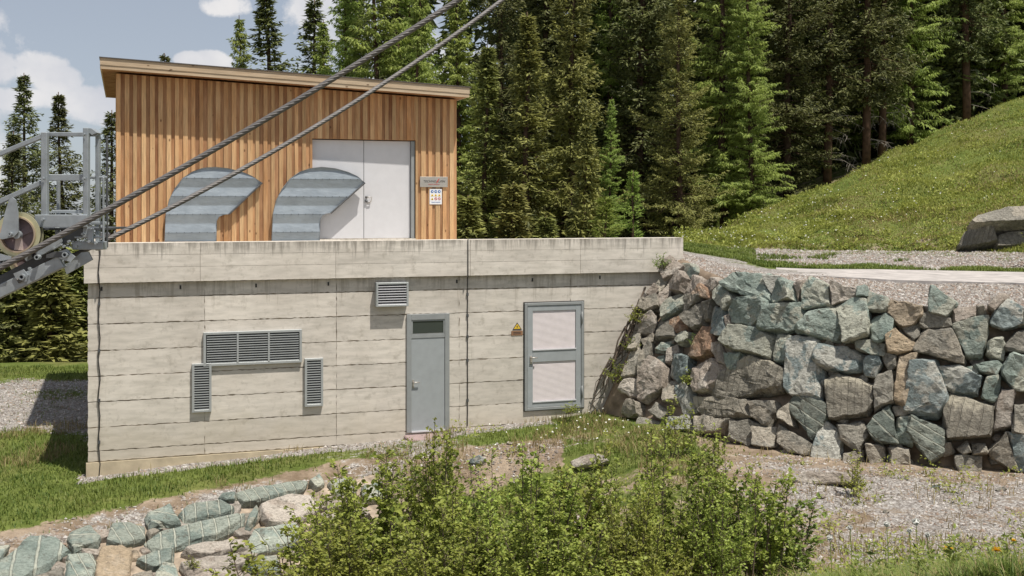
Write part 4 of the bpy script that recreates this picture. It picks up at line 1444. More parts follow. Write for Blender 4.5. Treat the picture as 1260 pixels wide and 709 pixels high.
# earth core behind the stones
pxs = np.linspace(741, 1345, 150)
rows_ = []
for t in np.linspace(0, 1, 45):
    yt = ytop_wall(pxs) + 1
    yb = np.interp(pxs, [741, 800, 900, 1000, 1100, 1345], [520, 545, 575, 592, 605, 625])
    py = yt + (yb - yt) * t
    D = D_wall(pxs, py) + 0.17 - 0.06 * t
    rows_.append(np.stack([(pxs - HX) / F * D, D, CZ - (py - HY) / F * D], -1))
A = np.array(rows_)
A[..., 1] += 0.05 * fbm(A[..., 0], A[..., 2], 2.4, 1) + 0.03 * fbm(A[..., 0], A[..., 2], 7.0, 2)
A[0, :, 1] += 0.3
me = grid_mesh('earth_core', A[..., 0] - 5.5, A[..., 1] - 22, A[..., 2])
obj('earth_core', me, M_EARTH, bw)


# low slab wall, bottom left
def ytop_low(px):
    return 675 - 0.193 * px


def D_low(px, py):
    return 17.6 + np.asarray(px, float) / 430 * 3.4 - (py - ytop_low(px)) * 0.019


L = [
 ('d', [(-10,703),(37,664),(51,664),(69,666),(85,681),(62,697),(40,713),(-10,735)]), ('g', [(-15,676),(12,674),(0,690),(-15,700)]),
 ('c', [(83,663),(87,655),(111,648),(123,665),(121,674),(90,680)]), ('d', [(131,671),(137,648),(160,646),(178,649),(178,665),(165,670),(150,674)]),
 ('d', [(81,687),(114,682),(117,698),(114,718),(80,718)]), ('e', [(118,696),(124,679),(150,675),(163,682),(159,706),(150,727),(118,727)]),
 ('c', [(179,637),(209,623),(215,635),(222,645),(185,651)]), ('d', [(221,633),(229,623),(271,616),(287,628),(284,634),(229,644)]),
 ('d', [(180,669),(194,656),(244,648),(283,638),(299,638),(298,647),(267,663),(196,681)]), ('d', [(168,691),(187,684),(214,680),(212,696),(189,702)]),
 ('g', [(189,711),(200,697),(217,697),(222,717),(190,719)]), ('p', [(223,682),(234,675),(259,673),(297,665),(303,676),(274,684),(247,688)]),
 ('p', [(222,698),(251,690),(293,684),(305,694),(284,701),(234,711)]), ('g', [(270,613),(274,609),(289,610),(289,619),(277,618)]),
 ('d', [(289,611),(303,605),(339,600),(370,592),(377,596),(372,604),(336,615),(301,622)]), ('g', [(302,652),(305,637),(317,624),(319,629),(309,654)]),
 ('p', [(320,626),(332,617),(358,609),(383,611),(394,626),(381,635),(353,649),(330,648),(322,638)]), ('d', [(305,669),(315,651),(362,649),(373,656),(366,671),(309,682)]),
 ('g', [(305,697),(317,686),(340,685),(346,706),(310,713)]), ('g', [(404,594),(430,589),(439,594),(437,611),(411,608)]),
 ('g', [(380,594),(392,585),(399,596),(389,602)]), ('p', [(391,638),(407,630),(421,640),(405,651)]), ('w', [(372,680),(398,660),(422,680),(400,702)]),
 ('w', [(40,716),(78,700),(78,730),(45,740)]), ('w', [(160,712),(186,706),(188,730),(160,735)]), ('p', [(222,718),(262,706),(300,704),(300,728),(226,734)]),
 ('w', [(302,716),(345,710),(350,735),(305,740)]), ('g', [(445,600),(470,596),(478,612),(450,618)]), ('p', [(425,620),(448,618),(455,640),(430,645)]),
 ('w', [(180,654),(190,651),(196,656),(184,664)]), ('p', [(400,611),(424,612),(424,628),(404,630)]),
]
lw = empty('low_stone_wall', (-5, 18.5, 0), 0, 'low wall of drilled greenish slabs across the lower left', 'wall')
stone_set(lw, L, D_low, (0.06, 0.10), 1.06, 0.3, 400, 0.022)
fill = []
for k in range(60):
    px = random.uniform(-10, 440)
    yt = float(ytop_low(px))
    py = random.uniform(yt + 8, 715)
    r = random.uniform(8, 14)
    pts = [(px + r * random.uniform(0.9, 1.5) * math.cos(a), py + r * random.uniform(0.4, 0.8) * math.sin(a)) for a in np.arange(0, 6.2, 1.05)]
    fill.append((random.choice('wpepp'), pts))
stone_set(lw, fill, lambda x, y: D_low(x, y) + 0.14, (0.05, 0.1), 1.0, 0.15, 1500, 0.012)
pxs = np.linspace(-120, 470, 120)
rows_ = []
for t in np.linspace(0, 1, 26):
    yt = ytop_low(pxs) - 2
    py = yt + 110 * t
    D = D_low(pxs, py) + 0.14 + (0.25 if t == 0 else 0)
    rows_.append(np.stack([(pxs - HX) / F * D, D, CZ - (py - HY) / F * D], -1))
A = np.array(rows_)
A[..., 2] += 0.03 * fbm(A[..., 0], A[..., 1] + A[..., 2], 3.0, 1)
me = grid_mesh('earth_core', A[..., 0] + 5, A[..., 1] - 18.5, A[..., 2])
obj('earth_core', me, simple('pinkish_rubble_earth', (0.32, 0.26, 0.20), 0.95, var=0.45, scale=5, bstr=1.0, spec=0.1), lw)

# three boulders at the foot of the slope, and loose pale stones by the wall
def lone(pts, D, t, name, label, cat, bulge=0.35, group=None, back=0.5):
    if D is None:      # lies on the lower ground: find where the sight line meets it
        cx, cy = sum(q[0] for q in pts) / len(pts), max(q[1] for q in pts) - 2
        D = next(d_ for d_ in np.arange(14, 30, 0.05) if P(cx, cy, d_).z < float(H_low(P(cx, cy, d_).x, d_)) or d_ > 29.8)
    poly = [P(x, y, D) for x, y in pts]
    n, r, u = Vector((-0.15, -0.86, 0.48)).normalized(), None, None
    r = Vector((0, 0, 1)).cross(n).normalized() * 1.0
    u = n.cross(r).normalized()
    me, M = hull_rock(poly, n, r, u, bulge, back, int(pts[0][0]) + int(pts[0][1]))
    o = obj(name, me, STONES[t], label=label, cat=cat, group=group)
    o.matrix_world = M
    return o


lone([(1191,275),(1197,267),(1220,262),(1240,257),(1300,260),(1300,286),(1225,283),(1196,280)], 30.3, 'w', 'boulder', 'long grey boulder lying on top of two others at the slope foot', 'boulder', 0.4)
lone([(1177,303),(1186,286),(1198,280),(1219,283),(1223,307),(1180,308)], 30.5, 's', 'boulder', 'dark lower boulder at the left end of the pile on the slope foot', 'boulder', 0.3)
lone([(1222,290),(1240,284),(1300,288),(1300,312),(1224,309)], 30.3, 's', 'boulder', 'dark lower boulder at the right of the pile on the slope foot', 'boulder', 0.3)
lone([(700,566),(716,560),(740,560),(752,570),(740,578),(706,576)], None, 'p', 'boulder', 'pale flat stone lying in the grass before the louvred door', 'stone', 0.14, back=0.15)
lone([(574,566),(590,560),(600,566),(594,574),(578,573)], None, 'b', 'boulder', 'small bluish stone behind the big shrub, below the steel door', 'stone', 0.1, back=0.15)
lone([(972,588),(990,580),(1030,582),(1060,588),(1052,598),(990,598)], None, 'p', 'boulder', 'flat pale rock in the gravel under the boulder wall', 'stone', 0.1, back=0.1)
# door step
MB().prism([(-0.62, -0.18), (0.62, -0.18), (0.62, 0.0), (-0.62, 0.0)], -0.55, -0.03).build('door_step', simple('reddish_step_stone', (0.30, 0.22, 0.21), 0.9), None, bevel=0.02,
    label='low reddish stone step under the tall steel door', cat='step')
o = bpy.data.objects['door_step']
o.location = W(wall_u(526) + 0.1, 0, float(wall_z(526, 532)) - 0.02)
o.rotation_euler = (0, 0, YAW)


# ------------------------------------------------------------------ ground cover
def keep(mask, *arrs):
    return [a[mask] for a in arrs]


def to3(x, y, lift=0.0):
    return np.stack([x, y, H_low(x, y) + lift], -1)


def in_building(x, y):
    u, v = uv_of(x, y)
    return (v > -0.03) & (u > U0 - 0.02) & (u < 7.5)


def wall_side(x, y):
    """True where the lower ground is in front of the boulder wall"""
    px = HX + x / y * F
    Db = np.interp(px, [735, 800, 850, 900, 1000, 1100, 1250, 1340], [24.6, 23.2, 22.2, 21.4, 20.6, 20.1, 19.5, 19.2])
    return (px < 745) | (y < Db - 0.15)


# lawn blades
x, y = rand_low(230000, -17, 4.5, 12.0, 33.5)
g, e = zone_low(x, y)
nm = noise_mask(x, y)
dens = np.clip(1.0 - 1.6 * np.maximum(g, e) + 0.5 * (nm - 0.5), 0.02, 1)
ok = (RNG.random(len(x)) < dens) & ~in_building(x, y) & wall_side(x, y) & ((y > edge_y(x) - 0.1) | ((x > -2.5) & (fbm(x, y, 1.3, 33) > -0.2)))
x, y = keep(ok, x, y)
hh = RNG.uniform(0.05, 0.13, len(x)) * (0.7 + 0.6 * noise_mask(x, y, 5))
obj('lawn_grass', blades(to3(x, y, -0.01), hh, RNG.uniform(0.012, 0.022, len(x)), 0.8, 'lawn_grass'), M_GRASS, kind='stuff', label='green grass growing around the concrete building', cat='grass')
# dry and fresh tufts in front of the walls and between the shrubs
x, y = rand_low(170000, -17, 8.5, 6.5, 27)
ok = (np.abs(x / y) < 0.5) & ~in_building(x, y) & wall_side(x, y) & (fbm(x, y, 1.1, 9) > 0.1)
ok &= ~((x > 3.4) & (y > 13.5) & (RNG.random(len(x)) < np.where(y < 15.5, 0.5, 0.88)))
ok &= ~((x < -2.5) & (y < edge_y(x) + 0.2) & (y > 15))
ok &= ~((x < -3) & (fbm(x, y, 0.8, 51) < 0.55))
x, y = keep(ok, x, y)
obj('dry_grass', blades(to3(x, y, -0.01), RNG.uniform(0.06, 0.22, len(x)), RNG.uniform(0.008, 0.016, len(x)), 0.7, 'dry_grass'), M_DRY, kind='stuff', label='straw coloured dry grass between the shrubs', cat='grass')
# near bank, bottom right
x, y = rand_low(150000, 0.9, 4.2, 3.6, 8.5)
ok = (x / y > 0.2) & (x / y < 0.5) & (fbm(x, y, 2.1, 4) > -0.55)
x, y = keep(ok, x, y)
cl = fbm(x, y, 1.6, 12)
hgt = RNG.uniform(0.05, 0.17, len(x)) * (0.75 + 0.35 * np.clip(cl, -1, 1))
a = RNG.random(len(x)) < np.clip(0.8 + 0.4 * cl, 0.3, 0.97)
obj('bank_grass', blades(to3(x[a], y[a], -0.01), hgt[a], RNG.uniform(0.0035, 0.008, a.sum()), 0.9, 'bank_grass'), M_GRASS, kind='stuff', label='tall green grass on the near bank', cat='grass')
obj('bank_dry_grass', blades(to3(x[~a], y[~a], -0.01), hgt[~a] * 1.1, RNG.uniform(0.003, 0.006, (~a).sum()), 0.9, 'bank_dry_grass'), M_DRY, kind='stuff', label='dry straw on the near bank', cat='grass')
# broad weed leaves on the bank
n = 1500
x, y = rand_low(n, 1.0, 3.2, 4.0, 7.5)
ok = (x / y > 0.28) & (fbm(x, y, 2.6, 30) > 0.2)
x, y = keep(ok, x, y)
p = to3(x, y, 0.0)
an = RNG.uniform(0, 6.28, len(x))
d = np.stack([np.cos(an), np.sin(an), RNG.uniform(0.4, 1.6, len(x))], -1)
V, F3 = kites(p, d, np.tile([0.0, -0.2, 1.0], (len(x), 1)), RNG.uniform(0.03, 0.08, len(x)), RNG.uniform(0.012, 0.03, len(x)))
obj('bank_weeds', np_mesh('bank_weeds', V, F3), M_BUSH, kind='stuff', label='broad leafed weeds in the near bank grass', cat='weeds')


# hillside blades on the lofted sheets
def sheet_points(A, n, jmax=None, G=None, gmax=0.5, jmin=0):
    ny, nx, _ = A.shape
    j = RNG.uniform(jmin, (jmax or ny - 1) - 0.001, n)
    i = RNG.uniform(0, nx - 1.001, n)
    j0, i0 = j.astype(int), i.astype(int)
    fj, fi = (j - j0)[:, None], (i - i0)[:, None]
    p = A[j0, i0] * (1 - fj) * (1 - fi) + A[j0 + 1, i0] * fj * (1 - fi) + A[j0, i0 + 1] * (1 - fj) * fi + A[j0 + 1, i0 + 1] * fj * fi
    px = HX + p[:, 0] / p[:, 1] * F
    ok = px < 1330
    if G is not None:
        gg = G[j0]
        ok &= (gg + RNG.uniform(-0.3, 0.3, n)) < gmax
    return p[ok]


p = sheet_points(h_A, 190000)
nm = fbm(p[:, 0], p[:, 1], 0.9, 2)
p = p[(nm + RNG.uniform(-1, 1, len(p))) > -0.55]
h = RNG.uniform(0.05, 0.15, len(p)) * (0.8 + 0.3 * np.clip(fbm(p[:, 0], p[:, 1], 0.6, 8), -1, 1))
a = RNG.random(len(p)) < np.clip(0.8 - 0.35 * fbm(p[:, 0], p[:, 1] * 2.2, 0.55, 21), 0.2, 0.98)
p[:, 2] -= 0.01
obj('hillside_grass', blades(p[a], h[a], RNG.uniform(0.02, 0.035, a.sum()), 0.9, 'hillside_grass'), M_GRASSH, kind='stuff', label='meadow grass covering the slope', cat='grass')
obj('hillside_dry_grass', blades(p[~a], h[~a] * 0.8, RNG.uniform(0.02, 0.035, (~a).sum()), 1.1, 'hillside_dry_grass'), M_DRY, kind='stuff', label='dry brownish grass in patches on the slope', cat='grass')
# grass strip and turf on the terrace
p = sheet_points(t_A, 60000, 31, None, 0.5, 15)
g = fbm(p[:, 0], p[:, 1], 0.7, 14)
px = HX + p[:, 0] / p[:, 1] * F
D_ = p[:, 1]
lim = np.interp(px, [830, 900, 950, 1260], [27.0, 25.4, 26.3, 25.5])
strip_in = (D_ > lim) & ((D_ < lim + 1.6) | (px < 930) | (g > 0.75))
p = p[strip_in & (g > -0.5)]
obj('verge_grass', blades(p, RNG.uniform(0.04, 0.11, len(p)), RNG.uniform(0.015, 0.03, len(p)), 0.8, 'verge_grass'), M_GRASS, kind='stuff', label='strip of grass along the far side of the road', cat='grass')

# weed clumps on the slope
p = sheet_points(h_A, 260, 52)
q = 40
c = np.repeat(p, q, axis=0) + RNG.normal(0, 1, (len(p) * q, 3)) * np.array([0.16, 0.12, 0.0])
c[:, 2] += RNG.random(len(c)) ** 1.3 * np.repeat(RNG.uniform(0.1, 0.32, len(p)), q)
d = RNG.normal(0, 1, (len(c), 3))
d[:, 2] = np.abs(d[:, 2])
V, F3 = kites(c, d, RNG.normal(0, 0.5, (len(c), 3)) + np.array([0, 0, 1.0]), RNG.uniform(0.06, 0.14, len(c)), RNG.uniform(0.03, 0.06, len(c)))
obj('slope_weeds', np_mesh('slope_weeds', V, F3), M_GRASSH, kind='stuff', label='taller weed clumps in the meadow on the slope', cat='weeds')

# daisies
p = sheet_points(h_A, 1100, 50)
p = p[fbm(p[:, 0], p[:, 1], 1.3, 77) > -0.3]
px = HX + p[:, 0] / p[:, 1] * F
w_ = np.clip(1.15 - (px - 840) / 400, 0.12, 1)
p = p[RNG.random(len(p)) < w_]
x, y = rand_low(60, -0.5, 3.2, 22, 25)
ok = ~in_building(x, y) & wall_side(x, y)
x, y = keep(ok, x, y)
p = np.concatenate([p, to3(x, y)])
p[:, 2] += RNG.uniform(0.08, 0.16, len(p))
me = pebbles(p, RNG.uniform(0.016, 0.032, len(p)), 'daisies')
obj('daisies', me, M_DAISY, kind='stuff', label='scattered small white meadow flowers', cat='flowers')

# pebbles and gravel
def gravel(name, n, x0, x1, y0, y1, r0, r1, label, thr=0.45, extra=None):
    x, y = rand_low(n, x0, x1, y0, y1)
    g, e = zone_low(x, y)
    ok = (np.maximum(g, e * 0.7) + 0.25 * fbm(x, y, 1.7, 3) > thr) & ~in_building(x, y) & wall_side(x, y) & (np.abs(x / y) < 0.56)
    if extra is not None:
        ok &= extra(x, y)
    x, y = keep(ok, x, y)
    r = r0 + (r1 - r0) * RNG.random(len(x)) ** 3
    obj(name, pebbles(to3(x, y, 0.003), r, name), M_PEB, kind='stuff', label=label, cat='gravel')


gravel('gravel', 34000, 2.6, 11, 12.4, 20.6, 0.008, 0.04, 'loose pale gravel under the boulder wall')
gravel('gravel', 22000, -18, -6.5, 24, 33, 0.012, 0.05, 'grey gravel yard behind the left end of the building')
gravel('gravel', 26000, -9.5, 3.2, 17.0, 24.6, 0.010, 0.05, 'pebbles along the wall foot and above the low stone wall', 0.5)
p = sheet_points(t_A, 30000, 9)
obj('gravel', pebbles(p, 0.008 + 0.035 * RNG.random(len(p)) ** 2.5, 'verge_gravel'), M_PEB, kind='stuff', label='coarse gravel between the road slab and the boulder wall', cat='gravel')
p = sheet_points(t_A, 26000, 32, None, 0.5, 16)
g = fbm(p[:, 0], p[:, 1], 0.7, 14)
p = p[(p[:, 1] > 27.2) & (g < 0.9)]
obj('gravel', pebbles(p, 0.012 + 0.04 * RNG.random(len(p)) ** 2, 'path_gravel'), M_PEB, kind='stuff', label='pale gravel path along the slope foot', cat='gravel')


# ------------------------------------------------------------------ trees
def cat_mesh(parts, name):
    V, Fs, o = [], [], 0
    for v, f in parts:
        V.append(v)
        Fs.append(f + o)
        o += len(v)
    return np_mesh(name, np.concatenate(V), np.concatenate(Fs))


def conifer(seed, H, R, z0, kind='spruce', dens=1.0, step=0.26):
    """returns (trunk mesh, crown mesh)"""
    rs = np.random.default_rng(seed)
    tm = MB()
    wob = rs.normal(0, 0.04, 2)
    tr = 0.0095 * H + 0.02
    tm.tube([(wob[0] * math.sin(k), wob[1] * math.cos(k * 1.3), H * k / 9 - (0.4 if k == 0 else 0)) for k in range(10)],
            [tr * (1 - k / 9.3) ** 0.9 + 0.01 for k in range(10)], 8)
    C, Dr, N, Ls, Ws = [], [], [], [], []
    z = z0
    while z < H * 0.985:
        fr = (z - z0) / (H - z0)
        Rz = R * (1 - z / H) ** {'spruce': 0.9, 'spire': 1.0, 'young': 0.85}.get(kind, 0.75) * (0.8 + 0.35 * math.sin(z * 2.1 + seed) * math.sin(z * 0.9)) * (0.55 + 0.45 * min(1, fr * 5 + 0.2)) + 0.05
        nb_ = {'spruce': rs.integers(6, 10), 'spire': rs.integers(5, 8), 'young': rs.integers(4, 7)}.get(kind, rs.integers(5, 9))
        for b in range(nb_):
            az = rs.uniform(0, 2 * math.pi)
            L = Rz * rs.uniform(0.5, 1.25)
            el0 = (0.55 * fr ** 1.2 - 0.32 * (1 - fr)) + rs.normal(0, 0.10)
            if kind == 'larch':
                el0 = 0.35 * fr - 0.12 + rs.normal(0, 0.16)
            if kind == 'young':
                el0 = 0.35 + 0.3 * fr + rs.normal(0, 0.1)
            dirh = np.array([math.cos(az), math.sin(az), 0.0])
            m = max(3, int(L / (0.17 if kind in ('spruce', 'spire') else 0.14) * dens))
            t = (np.arange(m) + rs.uniform(0.2, 0.8, m)) / m
            t = t[t > (0.12 if kind not in ('spruce', 'spire') else 0.2)]
            if len(t) == 0:
                continue
            bend = 0.22 if kind in ('spruce', 'spire') else 0.05
            zz_ = L * (np.tan(el0) * t + bend * t ** 2.2) - (0.10 * L * np.sin(t * 3.1) if kind == 'spruce' else 0)
            pos = dirh[None] * (L * t)[:, None] + np.array([0, 0, z])[None]
            pos[:, 2] += zz_
            if rs.random() < 0.5 or L > 1.2:
                e_ = np.array([0, 0, z]) + dirh * L * 0.9
                e_[2] += L * 0.9 * math.tan(el0)
                tm.tube([(0, 0, z), tuple(e_)], [0.012 + 0.008 * L, 0.004], 3, False)
            side = np.cross(dirh, [0, 0, 1.0])
            for s in (-1, 1):
                k_ = len(t)
                tl = (0.16 + 0.34 * L * (1 - t) * rs.uniform(0.6, 1.1, k_)) if kind != 'larch' else (0.10 + 0.22 * L * (1 - t) * rs.uniform(0.4, 1.2, k_))
                tl = np.minimum(tl, 0.85) * min(1.0, 0.35 + L * 0.9)
                d = dirh[None] * rs.uniform(0.4, 0.9, k_)[:, None] + s * side[None] * rs.uniform(0.5, 1.0, k_)[:, None]
                d[:, 2] += rs.normal(-0.32 if kind != 'young' else 0.15, 0.22, k_)
                d = unit(d)
                # every twig: short sprays along it
                for q in range(3):
                    f_ = (q + rs.uniform(0, 0.8, k_)) / 3
                    c = pos + d * (tl * f_)[:, None]
                    dd_ = d + rs.normal(0, 0.42, (k_, 3))
                    if kind == 'larch':
                        dd_[:, 2] -= 0.55
                    C.append(c)
                    Dr.append(dd_)
                    N.append(np.tile([0, 0, 1.0], (k_, 1)) + rs.normal(0, 0.55, (k_, 3)))
                    if kind == 'larch':
                        Ls.append(rs.uniform(0.12, 0.28, k_)); Ws.append(rs.uniform(0.04, 0.08, k_))
                    elif kind == 'young':
                        Ls.append(rs.uniform(0.12, 0.22, k_)); Ws.append(rs.uniform(0.03, 0.06, k_))
                    elif kind == 'spire':
                        Ls.append(rs.uniform(0.12, 0.26, k_)); Ws.append(rs.uniform(0.05, 0.10, k_))
                    else:
                        Ls.append(rs.uniform(0.16, 0.36, k_)); Ws.append(rs.uniform(0.06, 0.14, k_))
        z += step * rs.uniform(0.7, 1.3) * (1 if fr < 0.8 else 0.6)
    C, Dr, N = np.concatenate(C), np.concatenate(Dr), np.concatenate(N)
    V, F3 = kites(C, Dr, N, np.concatenate(Ls), np.concatenate(Ws), fold=-0.25)
    crown = np_mesh('crown', V, F3)
    return tm.mesh('trunk', smooth=True), crown


VAR = {
    'spruce': [conifer(11, 20, 3.0, 0.6), conifer(12, 19, 2.7, 0.4), conifer(13, 22, 3.4, 0.8), conifer(14, 21, 3.8, 0.5, 'spire', 1.4, 0.22)],
    'slim': [conifer(21, 17, 2.1, 0.4), conifer(22, 16, 1.9, 0.4)],
    'spire': [conifer(23, 17, 3.5, 0.4, 'spire', 1.5, 0.24), conifer(24, 16, 3.2, 0.4, 'spire', 1.5, 0.24), conifer(25, 16, 3.4, 0.4, 'spire', 1.3, 0.27)],
    'bare': [conifer(31, 22, 2.8, 3.6, dens=0.9)],
    'larch': [conifer(41, 20, 3.3, 0.8, 'larch', 1.25), conifer(42, 18, 3.0, 0.6, 'larch', 1.3)],
    'young': [conifer(51, 5, 1.35, 0.2, 'young', 1.2, 0.24), conifer(52, 6, 1.0, 0.2, 'spruce', 1.6, 0.17)],
}
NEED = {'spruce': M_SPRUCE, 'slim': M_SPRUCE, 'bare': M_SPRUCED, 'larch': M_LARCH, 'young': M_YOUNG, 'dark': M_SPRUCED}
_mc = {}


def tree(px, D, top, kind, var, label, look=None, base=None, wide=1.0, group=None):
    """tree whose axis stands at direction px, distance D and whose tip is at photo height top"""
    x = (px - HX) / F * D
    z = float(H_far(x, D)) if base is None else base
    if D < 34.5 and base is None:
        z = float(H_low(x, D))
    H = (CZ - (top - HY) / F * D) - z
    tmesh, cmesh = VAR[kind][var % len(VAR[kind])]
    H0 = {('spruce', 0): 20, ('spruce', 1): 19, ('spruce', 2): 22, ('spruce', 3): 21, ('slim', 0): 17, ('slim', 1): 16, ('spire', 0): 17, ('spire', 1): 16, ('spire', 2): 16, ('bare', 0): 22, ('larch', 0): 20, ('larch', 1): 18, ('young', 0): 5, ('young', 1): 6}[(kind, var % len(VAR[kind]))]
    s = H / H0
    nm = {'larch': 'larch_tree', 'young': 'young_conifer'}.get(kind, 'spruce_tree')
    r = empty(nm, (x, D, z - 0.1), random.uniform(0, 6.28), label, 'tree', group)
    r.scale = (s * wide, s * wide, s)
    r.rotation_euler = (random.gauss(0, 0.018), random.gauss(0, 0.018), r.rotation_euler[2])
    look = look or kind
    key = (kind, var % len(VAR[kind]), look)
    if key not in _mc:
        c = cmesh.copy()
        c.materials.clear()
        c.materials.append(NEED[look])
        t = tmesh.copy()
        t.materials.clear()
        t.materials.append(M_BARKR if kind == 'bare' else M_BARK)
        _mc[key] = (t, c)
    t, c = _mc[key]
    obj('trunk', t, None, r)
    obj('crown', c, None, r)
    return r


T = [
 # left, against the sky
 (32, 40, 86, 'spire', 0, 'dark spruce against the clouds, tallest behind the steel lift frame', 'dark', 1.25),
 (82, 43, 110, 'spire', 1, 'dark spruce seen through the railing of the steel lift frame', 'dark', 1.3),
 (137, 46, 133, 'spire', 2, 'dark spruce half hidden by the left edge of the timber shed', 'dark', 1.5),
 (6, 37, 158, 'spire', 1, 'dark spruce cut by the left edge of the photo', 'dark', 1.4),
 (22, 36.5, 300, 'young', 1, 'bushy small spruce low on the left below the lift wheel', 'spruce', 1.6),
 (62, 36, 322, 'young', 1, 'round small spruce left of the concrete building below the platform', 'spruce', 1.9),
 (96, 38, 300, 'young', 1, 'small spruce touching the left end of the concrete building', 'spruce', 1.6),
 (-4, 37, 310, 'young', 1, 'small spruce cut by the left edge low beside the steel beams', 'spruce', 1.8),
 (45, 39.5, 270, 'young', 1, 'small dark spruce behind the round one at the left', 'dark', 1.6),
 # over the roof
 (217, 75, 62, 'spire', 0, 'distant spruce tip peeping over the left half of the roof', 'dark', 1.2),
 (299, 48, 15, 'larch', 1, 'pale larch against the sky, first tree over the roof from the left', 'larch', 0.85),
 (345, 50, -14, 'spire', 1, 'dark spruce beside the pale larch over the roof', 'dark', 1.6),
 (384, 52, -6, 'spire', 2, 'dark spruce at the sky gap just left of the green larches', 'dark', 1.5),
 (428, 44, -60, 'larch', 0, 'bright green larch next to the sky gap over the roof', 'larch', 1.1),
 (472, 43, -120, 'larch', 1, 'bright green larch above the middle of the roof behind the cables', 'larch', 1.1),
 (522, 44, -90, 'larch', 0, 'bright green larch above the right half of the roof', 'larch', 1.05),
 (408, 47, 20, 'larch', 1, 'smaller bright larch filling the sky gap beside the dark spruces', 'larch', 1.0),
 (498, 41, -30, 'larch', 0, 'low bright green larch just over the middle right of the roof', 'larch', 1.0),
 (566, 42, -40, 'larch', 1, 'bright green larch above the right roof corner', 'larch', 1.05),
 (445, 50, -40, 'spruce', 0, 'dark spruce in second row behind the larches over the roof', 'dark', 1.0),
 (500, 52, -160, 'spruce', 1, 'dark spruce deep behind the larches above the right roof half', 'dark', 1.0),
 # middle of the wood
 (592, 39, 52, 'slim', 1, 'olive spruce close beside the right end of the timber shed', 'spruce', 1.4),
 (646, 38, 8, 'slim', 0, 'narrow olive spruce, tip just under the top edge right of the cables', 'spruce', 1.45),
 (700, 42, -150, 'spruce', 2, 'tall dark spruce behind the young trees', 'spruce', 1.0),
 (614, 46, -180, 'spruce', 3, 'tall dark spruce behind the cables end at the top edge', 'dark', 1.0),
 (668, 48, -220, 'spruce', 1, 'tall dark spruce left of the gap in the wood', 'dark', 1.0),
 (752, 47, -240, 'larch', 0, 'tall larch with bright drooping branches over the young trees', 'larch', 0.9),
 (748, 37, 116, 'larch', 1, 'slender bright green young larch in the middle of the wood', 'young', 0.85),
 (716, 36, 148, 'young', 1, 'yellowish young spruce left of the slender larch', 'spruce', 0.85),
 (744, 34.6, 238, 'young', 0, 'bright green little conifer just above the parapet', 'young', 1.7),
 (777, 35.4, 206, 'young', 0, 'pale young conifer with pointed tip right of the bright little one', 'young', 1.05),
 (672, 34.8, 262, 'young', 1, 'low bushy spruce above the parapet left of the bright little conifer', 'spruce', 1.7),
 (628, 35.0, 222, 'young', 1, 'low olive spruce above the parapet near the shed', 'spruce', 1.5),
 (575, 35.2, 236, 'young', 1, 'low olive spruce touching the right side of the shed', 'spruce', 1.5),
 (836, 38, -70, 'spruce', 3, 'big olive brown spruce, lit on its left, right of the young trees', 'spruce', 1.05),
 (790, 45, -260, 'spruce', 2, 'tall dark spruce behind the big olive brown one', 'dark', 1.0),
 # right, in the shade above the slope
 (890, 42, -200, 'larch', 1, 'larch with lit hanging branches at the lower left of the slope', 'larch', 1.0),
 (925, 41, -120, 'larch', 0, 'wide dark green larch at the foot of the slope', 'larch', 0.9),
 (968, 43.5, -260, 'spruce', 3, 'dark spruce at the slope edge right of the wide larch', 'dark', 1.0),
 (1018, 44, -300, 'bare', 0, 'dark spruce with bare lower trunk at the slope edge', None, 1.0),
 (1066, 44.4, -340, 'bare', 0, 'spruce with reddish sunlit trunk, the left one of two close trunks', None, 0.95),
 (1085, 45.4, -320, 'bare', 0, 'spruce with dark trunk, the right one of two close trunks', None, 0.9),
 (1120, 47, -300, 'larch', 1, 'larch with lit lower branches right of the two close trunks', 'larch', 0.9),
 (1158, 49, -360, 'spruce', 2, 'dark spruce high on the slope edge', 'dark', 0.9),
 (1190, 47.6, -380, 'bare', 0, 'spruce with grey bare trunk near the upper right corner', None, 0.9),
 (1236, 49, -300, 'larch', 0, 'larch with bright hanging branches in the upper right corner', 'larch', 0.9),
 (1275, 51, -360, 'spruce', 0, 'dark spruce at the right edge of the photo', 'dark', 1.0),
 (884, 38.6, 262, 'young', 0, 'tiny conifer sapling at the lower tip of the slope', 'young', 0.6),
 (870, 47, -150, 'spruce', 0, 'dark spruce in second row between the olive spruce and the larch', 'dark', 1.0),
 (1000, 50, -300, 'larch', 1, 'dark larch in second row above the slope', 'larch', 1.0),
 (940, 52, -300, 'spruce', 2, 'dark spruce in second row above the wide larch', 'dark', 1.1),
]
for (px, D, top, kind, var, label, look, wide) in T:
    if label is None:
        label = 'dark spruce wholly left of the frame' if px < 0 else 'conifer'
    base = None
    tree(px, D, top, kind, var, label, look, base, wide)

# the mass of the wood behind: one object
vm = []
for k in range(3):
    t_, c_ = conifer(70 + k, 20, 3.0, 0.5, 'spruce', 0.55, 0.5)
    n = len(c_.vertices)
    co = np.empty(n * 3, dtype=np.float32)
    c_.vertices.foreach_get('co', co)
    vm.append(co.reshape(-1, 3))
parts = []
rs = np.random.default_rng(5)
pos = []
for D0 in (50, 55, 61, 68):
    for px in np.arange(395, 1900, 34 if D0 < 60 else 44):
        pos.append((px + rs.uniform(-12, 12), D0 + rs.uniform(-2, 2)))
